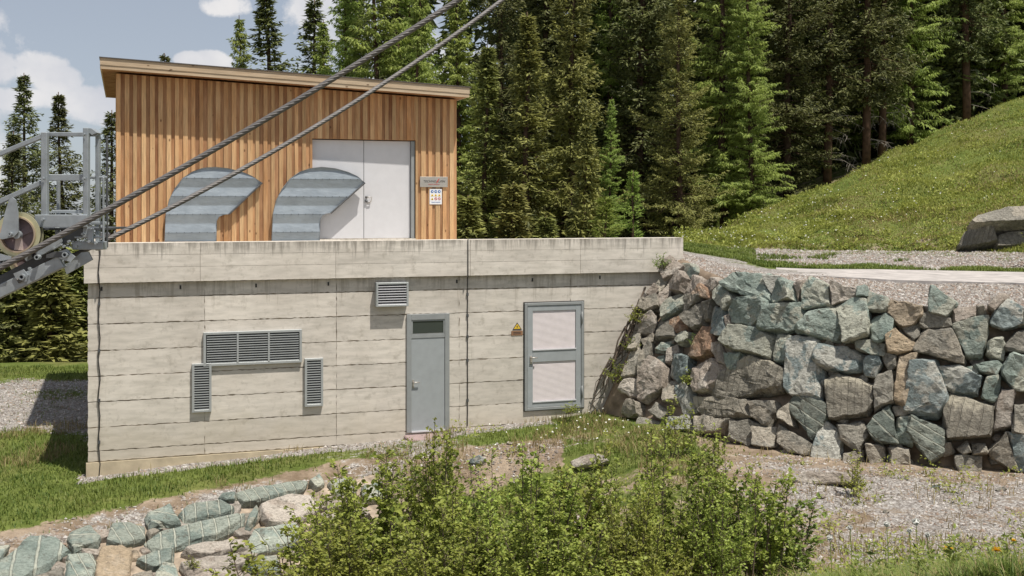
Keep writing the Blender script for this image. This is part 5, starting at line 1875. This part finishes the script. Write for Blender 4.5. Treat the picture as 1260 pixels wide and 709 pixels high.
# shade-giving edge of the wood right of the frame
for D0 in (53,):
    for px in np.arange(1330, 2000, 62):
        pos.append((px + rs.uniform(-15, 15), D0 + rs.uniform(-1.5, 1.5)))
for D0 in (60, 72):
    for px in np.arange(-420, 20, 60):
        pos.append((px + rs.uniform(-15, 15), D0 + rs.uniform(-2, 2)))
for i, (px, D) in enumerate(pos):
    x = (px - HX) / F * D
    if D < 56 and px < 600:
        continue
    v = vm[i % 3].reshape(-1, 4, 3)
    v = v[rs.random(len(v)) < 0.45]
    s = rs.uniform(0.9, 1.25)
    if px < 60:
        s *= 0.42
    elif px < 440:
        s *= 0.62
    an = rs.uniform(0, 6.28)
    ca, sa = math.cos(an), math.sin(an)
    q = v.reshape(-1, 3)
    # widen each spray so the thinned crown stays closed
    q = q.reshape(-1, 4, 3)
    mid_ = q.mean(1, keepdims=True)
    q = (mid_ + (q - mid_) * 1.9).reshape(-1, 3) * s
    w = np.stack([q[:, 0] * ca - q[:, 1] * sa + x, q[:, 0] * sa + q[:, 1] * ca + D, q[:, 2] + float(H_far(x, D))], -1)
    i4 = np.arange(len(w) // 4)[:, None] * 4
    parts.append((w, np.concatenate([i4 + [0, 1, 2], i4 + [0, 2, 3]])))
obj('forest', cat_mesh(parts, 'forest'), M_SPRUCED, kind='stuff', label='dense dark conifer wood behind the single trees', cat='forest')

# dead lower branches on the bare trunks
def dead_branches(px, D, n, seed, label):
    rs = random.Random(seed)
    x = (px - HX) / F * D
    z = float(H_far(x, D))
    m = MB()
    for k in range(n):
        zz_ = rs.uniform(1.0, 4.6)
        a = rs.uniform(-3.1, 0.1)
        L_ = rs.uniform(0.6, 1.7)
        p0 = Vector((0, 0, zz_))
        p1 = p0 + Vector((math.cos(a), math.sin(a), rs.uniform(-0.3, 0.25))) * L_ * 0.6
        p2 = p1 + Vector((math.cos(a + 0.3), math.sin(a + 0.3), rs.uniform(-0.6, -0.1))) * L_ * 0.5
        m.tube([p0, p1, p2], [0.02, 0.012, 0.004], 4)
        for j in range(6):
            t = rs.random()
            q0 = p1.lerp(p2, t)
            m.tube([q0, q0 + Vector((rs.uniform(-.3, .3), rs.uniform(-.3, .3), rs.uniform(-.5, .1)))], [0.008, 0.003], 3)
    return m.mesh('dead_branches')


for o in [o for o in bpy.data.objects if o.get('label', '').startswith(('spruce with reddish', 'spruce with dark trunk', 'dark spruce with bare', 'spruce with grey'))]:
    me = dead_branches(630, 40, 12, int(o.location.x * 10), '')
    c = obj('dead_branches', me, M_DEAD, o)


# ------------------------------------------------------------------ shrubs
def shrub_mesh(seed, H, R, stems=9, leaf=0.042, dens=1.0, low=0.2, open_=0.0):
    rs = np.random.default_rng(seed)
    tw = MB()
    C, Dr = [], []
    for s in range(stems):
        a = rs.uniform(0, 6.28)
        rr = R * math.sqrt(rs.uniform(0.0, 1.0))
        h = H * rs.uniform(0.45, 1.0) * (1 - 0.35 * (rr / R) ** 2)
        b = np.array([math.cos(a) * rr * 0.45, math.sin(a) * rr * 0.45, -0.05])
        tip = np.array([math.cos(a) * rr, math.sin(a) * rr, h]) + rs.normal(0, 0.05, 3)
        pts = []
        K = 7
        for k in range(K + 1):
            t = k / K
            p = b * (1 - t) + tip * t
            p[:2] += 0.05 * np.sin([t * 5 + s, t * 4 + 2 * s]) * (1 - t)
            pts.append(p)
        tw.tube([tuple(p) for p in pts], [0.013 * (1 - k / K) + 0.003 for k in range(K + 1)], 4, False)
        nt_ = int(h / 0.052 * dens)
        for j in range(nt_):
            t = low + (1 - low) * (j + rs.random()) / nt_
            f = t * K
            k0 = min(int(f), K - 1)
            p = pts[k0] * (1 - (f - k0)) + pts[k0 + 1] * (f - k0)
            az = rs.uniform(0, 6.28)
            tl = (0.42 - 0.30 * t) * rs.uniform(0.5, 1.2)
            d = np.array([math.cos(az), math.sin(az), rs.uniform(0.3, 1.2)])
            d /= np.linalg.norm(d)
            e = p + d * tl
            tw.tube([tuple(p), tuple(e)], [0.005, 0.002], 3, False)
            nl = max(3, int(tl / 0.013 * dens))
            tt = rs.uniform(0.12, 1.03, nl)
            c = p[None] + d[None] * (tl * tt)[:, None] + rs.normal(0, 0.012, (nl, 3))
            ld = rs.normal(0, 1, (nl, 3)) + d[None] * 0.7
            ld[:, 2] *= 0.6
            C.append(c)
            Dr.append(ld)
    C, Dr = np.concatenate(C), np.concatenate(Dr)
    n = len(C)
    N = rs.normal(0, 0.5, (n, 3)) + np.array([0, 0, 1.0])
    # five-cornered leaf, folded on its rib: 3 triangles
    d = unit(Dr)
    sd = unit(np.cross(N, d))
    upv = np.cross(d, sd)
    Lf = (leaf * rs.uniform(0.45, 1.4, n))[:, None]
    Wf = Lf * 0.72
    V = np.stack([C, C + d * Lf * 0.35 + sd * Wf * 0.5 + upv * Lf * 0.12, C + d * Lf * 0.78 + sd * Wf * 0.36 + upv * Lf * 0.1, C + d * Lf,
                  C + d * Lf * 0.78 - sd * Wf * 0.36 + upv * Lf * 0.1, C + d * Lf * 0.35 - sd * Wf * 0.5 + upv * Lf * 0.12], 1).reshape(-1, 3)
    i = np.arange(n)[:, None] * 6
    F4 = np.concatenate([i + [0, 1, 2, 3], i + [0, 3, 4, 5]])
    return tw.mesh('stems'), np_mesh('foliage', V, F4)


SH = [shrub_mesh(1, 2.2, 1.1, 30, 0.052, 0.88), shrub_mesh(2, 2.4, 0.95, 13, 0.048, 0.78), shrub_mesh(3, 2.0, 1.25, 40, 0.052, 0.92),
      shrub_mesh(4, 1.3, 0.4, 6, 0.045, 0.8, 0.15), shrub_mesh(5, 0.6, 0.28, 7, 0.04, 0.9, 0.05), shrub_mesh(6, 2.1, 0.65, 9, 0.052, 0.85, 0.3)]
for t_, f_ in SH:
    t_.materials.append(M_TWIG)
    f_.materials.append(M_BUSH)


def shrub(px, D, top, var, label, wide=1.0, base=None, name='shrub', group=None, cat='shrub', H=None):
    x = (px - HX) / F * D
    z = float(H_low(x, D)) if base is None else base
    h = CZ - (top - HY) / F * D - z
    h0 = (2.2, 2.4, 2.0, 1.3, 0.6, 2.1)[var]
    s = h / h0 if H is None else H / h0
    r = empty(name, (x, D, z), random.uniform(0, 6.28), label, cat, group)
    r.scale = (s * wide, s * wide, s)
    obj('stems', SH[var][0], None, r)
    o = obj('foliage', SH[var][1], None, r)
    k = (int(px) * 7) % 5
    if k in (1, 3):
        o.material_slots[0].link = 'OBJECT'
        o.material_slots[0].material = M_BUSH2 if k == 1 else M_BUSH3
    return r


M_BUSH2 = mat_leaf('darker_shrub_leaves', (0.095, 0.145, 0.03), (0.27, 0.34, 0.085), 0.4, 0.5, 2.0, 0.03)
M_BUSH3 = mat_leaf('yellowish_shrub_leaves', (0.15, 0.19, 0.03), (0.36, 0.40, 0.085), 0.35, 0.5, 2.0, 0.03)
SHR = [
 (395, 12.2, 640, 2, 'bright green low shrub at the lower left of the thicket', 1.3),
 (470, 12.4, 575, 2, 'bright green shrub in front of the drilled slab wall end', 1.05),
 (545, 13.0, 545, 0, 'shrub with upright shoots reaching in front of the steel door', 0.95),
 (440, 10.5, 652, 2, 'dense low shrub at the bottom edge left of the thicket', 1.3),
 (560, 10.2, 628, 0, 'dense shrub at the bottom edge below the steel door', 1.2),
 (640, 12.0, 560, 0, 'broad shrub in the middle of the thicket below the louvred door', 1.0),
 (680, 10.0, 625, 2, 'dense bright shrub at the bottom edge right of centre', 1.2),
 (610, 14.5, 556, 1, 'shrub in second row behind the broad middle one', 1.0),
 (745, 12.5, 566, 1, 'loose shrub before the dry patch by the boulder wall', 0.95),
 (800, 13.5, 512, 1, 'tall loose shrub in front of the left end of the boulder wall', 0.9),
 (850, 12.0, 548, 0, 'leafy shrub left of the dark upright one', 0.9),
 (930, 11.2, 520, 5, 'dark upright shrub with visible thin stems at the right of the thicket', 1.0),
 (938, 11.6, 548, 5, 'slender dark shrub at the far right edge of the thicket', 1.3),
 (905, 12.0, 540, 1, 'tall leafy shrub right before the dark lower stones of the boulder wall', 0.8),
 (890, 10.8, 590, 1, 'shrub with dark bare lower stems at the bottom right of the thicket', 0.85),
 (945, 12.2, 622, 0, 'small shrub at the right end of the thicket by the gravel', 0.7),
 (780, 10.6, 622, 2, 'low shrub at the bottom edge under the tall loose one', 0.9),
 (700, 13.2, 570, 2, 'rounded shrub just left of the dry patch by the boulder wall', 0.95),
 (820, 11.4, 590, 1, 'wide shrub filling the thicket under the tall loose one', 1.2),
 (1049, 17.8, 546, 3, 'small leafy sapling standing alone before the boulder wall', 0.9),
 (405, 19.4, 570, 3, 'little sapling above the low stone wall right end', 0.9),
 (540, 20.5, 500, 3, 'thin young shoots standing just before the steel door', 0.6),
 (498, 19.5, 530, 3, 'thin shoots left of the steel door', 0.8),
 (835, 20.5, 478, 3, 'weedy sapling growing against the loose left end of the boulder wall', 1.0),
 (875, 19.5, 515, 3, 'weedy sapling at the foot of the boulder wall behind the thicket', 1.1),
]
for px, D, top, var, label, wide in SHR:
    shrub(px, D, top - (22 if var in (0, 1, 2) else 0), var, label, wide)
# little plants on walls
def plant(px, py, D, H, wide, label):
    p = P(px, py, D)
    r = shrub(px, D, 0, 4, label, wide, base=p.z, name='wall_plant', cat='plant', H=H)
    return r


plant(786, 397, float(D_wall(786, 390)) - 0.05, 0.42, 1.3, 'bright green leafy plant growing from the boulder wall beside the concrete')
plant(762, 470, float(D_wall(766, 465)) - 0.05, 0.5, 1.1, 'weedy plant among the dry roots low beside the concrete')
plant(776, 432, float(D_wall(780, 430)) - 0.05, 0.35, 1.2, 'small plant among the dry roots halfway up beside the concrete')
plant(813, 330, 25.2, 0.35, 1.0, 'tuft of weeds on the top end of the boulder wall under the parapet')
plant(858, 428, float(D_wall(858, 428)) - 0.1, 0.3, 1.0, 'small green weed beside the orange stone in the boulder wall')
plant(852, 474, float(D_wall(850, 470)) - 0.1, 0.4, 1.2, 'green weed under the pale bluish stone in the boulder wall')
plant(700, 508, 24.4, 0.22, 2.0, 'low leafy weed at the foot of the louvred door')
plant(236, 700, float(D_low(236, 700)) - 0.1, 0.2, 1.2, 'small weed among pink slabs of the low wall')

# weeds and tufts on the gravel and by the doors
n = 620
x, y = rand_low(n, -2.5, 10, 12.5, 24.0)
x[:260] = RNG.uniform(3.0, 8.0, 260)
y[:260] = RNG.uniform(11.5, 15.0, 260)
ok = ~in_building(x, y) & wall_side(x, y) & (np.abs(x / y) < 0.5) & (fbm(x, y, 0.9, 61) > -0.3)
x, y = keep(ok, x, y)
cx = np.repeat(x, 26) + RNG.normal(0, 0.09, len(x) * 26)
cy = np.repeat(y, 26) + RNG.normal(0, 0.09, len(x) * 26)
hz0 = RNG.random(len(cx)) ** 1.5 * np.repeat(RNG.uniform(0.05, 0.30, len(x)), 26)
c = to3(cx, cy)
c[:, 2] += hz0
d = RNG.normal(0, 1, (len(cx), 3))
d[:, 2] = np.abs(d[:, 2]) * 0.7
V, F3 = kites(c, d, RNG.normal(0, 0.4, (len(cx), 3)) + np.array([0, 0, 1.0]), RNG.uniform(0.03, 0.08, len(cx)), RNG.uniform(0.02, 0.045, len(cx)))
obj('weeds', np_mesh('weeds', V, F3), M_BUSH3, kind='stuff', label='scattered low weeds on the gravel and before the doors', cat='weeds')
for px, D, r_, t, lb in (
    (1010, 17.6, 7, 'p', 'pinkish loose stone in the gravel left of the lone sapling'), (1090, 16.8, 5, 'w', 'brownish loose stone in the gravel right of the lone sapling'),
    (1150, 18.4, 6, 'b', 'bluish loose stone in the gravel under the slanting drilled stone'), (1205, 17.2, 5, 'e', 'beige loose stone in the gravel near the right edge'),
    (1232, 18.2, 7, 'w', 'brown loose stone lying against the foot of the boulder wall at the right'), (1120, 15.6, 4, 'p', 'small pinkish stone in the gravel just over the bank grass'),
    (628, 22.6, 5, 'p', 'pale stone on the dry patch right of the steel door'), (668, 22.0, 4, 'w', 'small brown stone on the dry patch below the louvred door')):
    z = float(H_low((px - HX) / F * D, D))
    py = HY + (CZ - z) * F / D
    pts = [(px + r_ * random.uniform(0.8, 1.3) * math.cos(a), py - 1 + r_ * random.uniform(0.35, 0.6) * math.sin(a)) for a in np.arange(0, 6.2, 1.05)]
    lone(pts, D, t, 'loose_stone', lb, 'stone', 0.05, 'loose stones lying about', 0.06)

# taller leafy weeds on the near bank
n = 150
x, y = rand_low(n, 1.3, 3.3, 4.4, 6.6)
ok = (x / y > 0.30) & (x / y < 0.5)
x, y = keep(ok, x, y)
q = 22
cx = np.repeat(x, q)
cy = np.repeat(y, q)
hz0 = np.tile(np.linspace(0.01, 1, q), len(x)) * np.repeat(RNG.uniform(0.08, 0.26, len(x)), q)
c = to3(cx, cy) + RNG.normal(0, 0.006, (len(cx), 3))
c[:, 2] += hz0
d = RNG.normal(0, 1, (len(cx), 3))
d[:, 2] = np.abs(d[:, 2]) * 0.6
V, F3 = kites(c, d, RNG.normal(0, 0.4, (len(cx), 3)) + np.array([0, 0, 1.0]), RNG.uniform(0.02, 0.055, len(cx)), RNG.uniform(0.008, 0.02, len(cx)))
obj('bank_weeds', np_mesh('bank_weeds', V, F3), M_BUSH2, kind='stuff', label='upright leafy weeds on the near bank', cat='weeds')

# dry roots hanging at the concrete edge of the boulder wall
m = MB()
for k in range(13):
    a = random.uniform(0, 1)
    x0 = 800 - 50 * a + random.uniform(-4, 8)
    y0 = 345 + 100 * a
    pts = []
    for j in range(6):
        px_, py_ = x0 - j * 8 * random.uniform(0.6, 1.2) , y0 + j * 17
        pts.append(P(px_, min(py_, 515), float(D_wall(px_, py_)) + random.uniform(-0.12, 0.12)))
    m.tube(pts, [0.022, 0.02, 0.016, 0.012, 0.008, 0.004], 5, False)
m.build('dry_roots', M_TWIG, label='dark dry roots hanging along the concrete at the end of the boulder wall', cat='roots', smooth=True)


# dandelions ------------------------------------------------------
def dandelion(px, py, D, r, label, clock=False):
    head = P(px, py, D)
    zg = float(H_low(head.x, head.y))
    root = empty('dandelion', (head.x, head.y, zg), 0, label, 'flower', 'white dandelion clocks' if clock else 'yellow dandelions')
    hz_ = max(head.z - zg, 0.03)
    MB().tube([(0.02, 0.01, -0.02), (0.01, 0, hz_ * 0.5), (0, 0, hz_)], 0.0022, 5).build('stem', M_YOUNG, root)
    n = 150
    rs = RNG
    d = unit(rs.normal(0, 1, (n, 3)))
    if not clock:
        d[:, 2] = np.abs(d[:, 2]) * 0.5
        d = unit(d)
        N_ = np.tile([0, 0, 1.0], (n, 1)) + rs.normal(0, .2, (n, 3))
        V, F3 = kites(np.tile([[0, 0, hz_]], (n, 1)), d, N_, rs.uniform(0.6, 1.0, n) * r, np.full(n, 0.2 * r))
        obj('petals', np_mesh('petals', V, F3), M_DAND, root)
    else:
        V, F3 = kites(np.tile([[0, 0, hz_]], (n, 1)) + d * r * 0.35, d, rs.normal(0, 1, (n, 3)), rs.uniform(0.5, 0.65, n) * r, np.full(n, 0.30 * r))
        obj('seed_core', pebbles(np.array([[0, 0, hz_]]) + RNG.normal(0, r * 0.12, (7, 3)), np.full(7, r * 0.72), 'seed_core'), M_CLOCK, root)
        obj('seed_head', np_mesh('seed_head', V, F3), M_CLOCK, root)


dandelion(1225, 678, 5.0, 0.030, 'yellow dandelion, largest, near the bottom right corner')
dandelion(1167, 676, 5.1, 0.026, 'yellow dandelion left of the largest one at the bottom right')
dandelion(1247, 666, 5.4, 0.018, 'small yellow dandelion just above right of the largest one')
for px, py, D, r, lb in ((1127, 642, 6.3, 0.024, 'white dandelion clock, topmost, over the gravel edge'), (1091, 645, 6.0, 0.018, 'white dandelion clock left of the topmost one'),
                     (1046, 649, 6.2, 0.017, 'white dandelion clock in the middle of the row'), (1021, 662, 6.0, 0.018, 'white dandelion clock at the left end of the row'),
                     (1119, 653, 6.0, 0.017, 'faded dandelion clock right under the topmost one'), (1141, 658, 5.8, 0.016, 'faded dandelion clock at the right end of the row')):
    dandelion(px, py, D, r, lb, True)


# ------------------------------------------------------------------ chairlift frame, wheel and ropes
YL = 9.0
K = F / YL


def LP(px, py):
    return (px - HX) / K, CZ - (py - HY) / K


lx, lz = LP(40, 330)
lift = empty('lift_frame', (lx, YL, lz), 0, 'galvanised steel chairlift frame with railing and sloping beams at the left edge', 'lift frame')


def bar(name, pts, w, y=0.0, t=0.05, mat=M_STEEL, closed=False, parent=lift, bev=0.004):
    """flat or square bar between photo points, width w in px"""
    (ax, az), (bx, bz) = LP(*pts[0]), LP(*pts[1])
    d = Vector((bx - ax, bz - az))
    n = Vector((-d.y, d.x)).normalized() * (w / K / 2)
    poly = [(ax - n.x - lx, az - n.y - lz), (bx - n.x - lx, bz - n.y - lz), (bx + n.x - lx, bz + n.y - lz), (ax + n.x - lx, az + n.y - lz)]
    return MB().prism(poly, y - t / 2, y + t / 2).build(name, mat, parent, bevel=bev)


def plate(name, pts, y=0.0, t=0.012, mat=M_STEEL, parent=lift):
    return MB().prism([(LP(*p)[0] - lx, LP(*p)[1] - lz) for p in pts], y - t / 2, y + t / 2).build(name, mat, parent)


# railing cage
bar('post', [(55.5, 163), (55.5, 268)], 7.5, 0.0, 0.05)
bar('post', [(64.5, 222), (64.5, 266)], 3.5, 0.12, 0.03)
bar('post', [(106.5, 157.5), (106.5, 292)], 6.5, 0.0, 0.05)
bar('post', [(115, 163), (115, 309)], 5.0, 0.10, 0.04)
bar('post', [(119.5, 166), (119.5, 306)], 2.5, 0.22, 0.02, M_STEELD)
bar('post', [(124, 218), (124, 307)], 2.2, 0.06, 0.02)
bar('rail', [(51.5, 165), (118, 165)], 5, 0.052, 0.04)
bar('rail', [(59, 218.5), (104, 218.5)], 8, 0.03, 0.03)
bar('rail', [(63, 260.5), (103.5, 260.5)], 4, 0.03, 0.03)
bar('rail', [(53, 167.5), (-60, 215)], 5.5, 0.0, 0.04)
bar('rail', [(50, 225), (-60, 275)], 6, 0.02, 0.04)
bar('rail', [(106, 218), (126, 218)], 3, 0.10, 0.03)
bar('rail', [(104, 275), (126, 275)], 4, 0.09, 0.03)
bar('post', [(11, 245), (11, 268)], 4.5, 0.05, 0.03)
plate('top_plate', [(103, 158.5), (112, 158), (119.5, 163.5), (113, 166)], 0.05, 0.10)
bar('platform_beam', [(45, 272), (109, 272)], 15.5, -0.01, 0.06)
bar('platform_beam', [(88, 302.5), (126, 302.5)], 10, 0.06, 0.10)
bar('platform_beam', [(92, 292), (126, 292)], 2.5, 0.0, 0.03)
bar('strut', [(64.5, 280), (64.5, 300)], 5, 0.10, 0.03)
bar('strut', [(113, 281), (113, 300)], 7, -0.02, 0.03)
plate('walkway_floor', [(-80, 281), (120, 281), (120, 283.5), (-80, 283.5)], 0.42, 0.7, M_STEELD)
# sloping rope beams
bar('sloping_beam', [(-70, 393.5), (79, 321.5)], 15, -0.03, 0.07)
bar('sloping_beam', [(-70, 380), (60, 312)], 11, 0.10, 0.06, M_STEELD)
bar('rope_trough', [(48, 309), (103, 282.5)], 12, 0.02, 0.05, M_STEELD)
bar('rope_trough', [(48, 313), (78, 298.5)], 7, -0.04, 0.03)
plate('end_plate', [(76, 326), (80, 338), (112, 320), (107, 310), (98, 311), (86, 322)], 0.04, 0.02)
plate('end_plate', [(74, 310), (87, 306), (97, 316), (92, 322), (78, 318)], -0.07, 0.02)
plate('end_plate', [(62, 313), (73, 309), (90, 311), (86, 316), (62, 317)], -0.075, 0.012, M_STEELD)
plate('gusset', [(22, 336), (34, 331), (40, 338), (38, 346), (26, 344)], -0.075, 0.015)
plate('gusset', [(50, 303), (62, 299), (78, 291), (80, 297), (58, 312), (50, 312)], -0.05, 0.012)


def ring(name, cx, cy, R, r, y0, y1, mat, n=40, parent=lift, hole=True):
    x, z = LP(cx, cy)
    x -= lx
    z -= lz
    m = MB()
    for k in range(n):
        a0, a1 = 2 * math.pi * k / n, 2 * math.pi * (k + 1) / n
        o0, o1 = (x + R * math.cos(a0), z + R * math.sin(a0)), (x + R * math.cos(a1), z + R * math.sin(a1))
        i0, i1 = (x + r * math.cos(a0), z + r * math.sin(a0)), (x + r * math.cos(a1), z + r * math.sin(a1))
        m.add([(o0[0], y0, o0[1]), (o1[0], y0, o1[1]), (i1[0], y0, i1[1]), (i0[0], y0, i0[1]),
               (o0[0], y1, o0[1]), (o1[0], y1, o1[1]), (i1[0], y1, i1[1]), (i0[0], y1, i0[1])],
              [(0, 1, 2, 3), (7, 6, 5, 4), (0, 4, 5, 1), (3, 2, 6, 7)])
    return m.build(name, mat, parent)


def bolt(cx, cy, r, y, parent=lift, name='bolt'):
    x, z = LP(cx, cy)
    return MB().tube([(x - lx, y, z - lz), (x - lx, y - 0.03, z - lz)], r, 8).build(name, M_STEEL, parent, smooth=False)


for cx, cy, r in ((9, 320.5, 0.024), (33.5, 340, 0.024), (86, 313, 0.022), (52, 316, 0.02)):
    ring('pin_collar', cx, cy, r, r * 0.6, -0.11, -0.06, M_STEEL, 14)
    x_, z_ = LP(cx, cy)
    MB().tube([(x_ - lx, -0.062, z_ - lz), (x_ - lx, -0.085, z_ - lz)], r * 0.6, 10).build('pin', M_DARK, lift)
for cx, cy in ((56, 220), (56, 270), (106, 220), (106, 166), (113, 277), (113, 297), (121, 299), (82, 303), (105, 288), (88, 297), (70, 305), (40, 330), (97, 303)):
    bolt(cx, cy, 0.011, -0.035)
# tower post outside the frame that carries the assembly down to the ground
zg = float(H_low(lx - 1.1, YL)) - lz
MB().tube([(-1.1, 0.3, zg - 0.3), (-1.1, 0.3, 0.25)], 0.16, 16).build('tower_post', M_STEEL, lift, smooth=True)
bar('tower_arm', [(-150, 400), (-60, 380)], 26, 0.15, 0.2)

# wheel (hung on the frame, turns on its own axle: part of the frame's assembly)
WX, WY, WR = 27.5, 288.5, 27.5 / K


def wheel(cx, cy, y, label):
    x, z = LP(cx, cy)
    root = empty('rope_wheel', (x, YL + y, z), 0, label, 'wheel')
    def rg(name, R, r, y0, y1, mat, n=48):
        o = ring(name, cx, cy, R, r, y0, y1, mat, n, root)
        o.location = (lx - x, 0, lz - z)
        return o
    rg('flange', WR, WR * 0.80, -0.034, -0.024, M_ZINC)
    rg('flange', WR, WR * 0.80, 0.024, 0.034, M_ZINC)
    rg('tread', WR * 0.93, WR * 0.78, -0.024, 0.024, M_BLACK)
    rg('inner_rim', WR * 0.80, WR * 0.735, -0.046, 0.02, M_ZINCR)
    rg('liner', WR * 0.73, 0.02, -0.004, 0.01, M_LINER)
    rg('hub', 0.032, 0.0, -0.06, 0.02, M_STEEL, 20)
    for k in range(3):
        a = 0.5 + k * 2.094
        p = [(WR * 0.13 * math.cos(a - 1.2), WR * 0.13 * math.sin(a - 1.2)), (WR * 0.72 * math.cos(a - 0.28), WR * 0.72 * math.sin(a - 0.28)),
             (WR * 0.72 * math.cos(a + 0.28), WR * 0.72 * math.sin(a + 0.28)), (WR * 0.13 * math.cos(a + 1.2), WR * 0.13 * math.sin(a + 1.2))]
        MB().prism(p, -0.014, -0.005).build('spoke', M_SPOKE if k == 2 else M_LINER, root)
    return root


wheel(WX, WY, -0.05, 'round rope wheel with yellowish metal rim hanging at the lift frame')
wheel(30, 318, 0.14, 'second rope wheel mostly hidden under the sloping beam')
pts = [(-40, 283), (0, 289), (10, 286), (15, 262), (20, 246), (24, 243), (28, 246), (31, 262), (31.5, 285), (26, 291), (12, 294), (5, 292), (-40, 298)]
plate('wheel_bracket', pts, -0.125, 0.014)
x_, z_ = LP(22.5, 287)
ring('pin_collar', 22.5, 287.5, 0.016, 0.006, -0.16, -0.13, M_STEEL, 14)
plate('wheel_guard', [(-40, 298), (0, 301), (6, 311), (22, 315), (22, 318), (-40, 330)], -0.118, 0.008)


# ropes: six strands laid round a core ---------------------------------
def wire_rope(pts_px, D0, D1, rad, lay, label, ext=1.35):
    p = [Vector(q) for q in pts_px]
    # fit z(x) curve through the points in true space
    P3 = []
    n = len(p)
    x0, x1 = p[0][0], p[-1][0]
    for q in p:
        t = (q[0] - x0) / (x1 - x0)
        D = D0 + (D1 - D0) * t
        P3.append(P(q[0], q[1], D))
    # quadratic least squares along parameter t
    ts = np.array([(q[0] - x0) / (x1 - x0) for q in p])
    arr = np.array([tuple(v) for v in P3])
    cs = [np.polyfit(ts, arr[:, k], 2 if k == 2 else 1) for k in range(3)]
    T0, T1 = -0.10, ext
    L = float(np.linalg.norm([np.polyval(c, T1) - np.polyval(c, T0) for c in cs]))
    N = int(L / 0.024)
    tt = np.linspace(T0, T1, N)
    C = np.stack([np.polyval(c, tt) for c in cs], -1)
    d = unit(np.gradient(C, axis=0))
    a = unit(np.cross(d, [0, 1.0, 0]))
    b = np.cross(d, a)
    s = np.concatenate([[0], np.cumsum(np.linalg.norm(np.diff(C, axis=0), axis=1))])
    root = empty('steel_cable', tuple(C[0]), 0, label, 'cable')
    core = C - C[0]
    sr = rad * 0.46
    for k in range(6):
        ph = 2 * math.pi * (s / lay) + k * math.pi / 3
        c = core + (a * np.cos(ph)[:, None] + b * np.sin(ph)[:, None]) * (rad - sr)
        n5 = 6
        rings = []
        for q in range(n5):
            an = 2 * math.pi * q / n5
            rings.append(c + (a * math.cos(an) + b * math.sin(an)) * sr)
        V = np.stack(rings, 1).reshape(-1, 3)
        i = np.arange(N - 1)[:, None] * n5
        fs = np.concatenate([np.concatenate([i + q, i + (q + 1) % n5, i + n5 + (q + 1) % n5, i + n5 + q], 1) for q in range(n5)])
        obj('strand', np_mesh('strand', V, fs, True), M_ROPE, root)
    return root


wire_rope([(0, 333), (53, 304), (105.5, 270), (140, 252), (260, 185), (380, 113), (432, 80), (502, 38.5), (574, 0)], 8.75, 9.6, 0.0248, 0.32, 'thicker upper twisted steel cable crossing in front of the timber shed')
wire_rope([(105, 314), (126, 302), (220, 248), (330, 182), (430.6, 120), (485, 87), (600, 19), (634, -1)], 9.15, 11.5, 0.0215, 0.28, 'thinner lower twisted steel cable crossing in front of the timber shed')
print('objects', len(bpy.data.objects), 'tris', sum(len(m.loops) - 2 * len(m.polygons) for m in bpy.data.meshes))
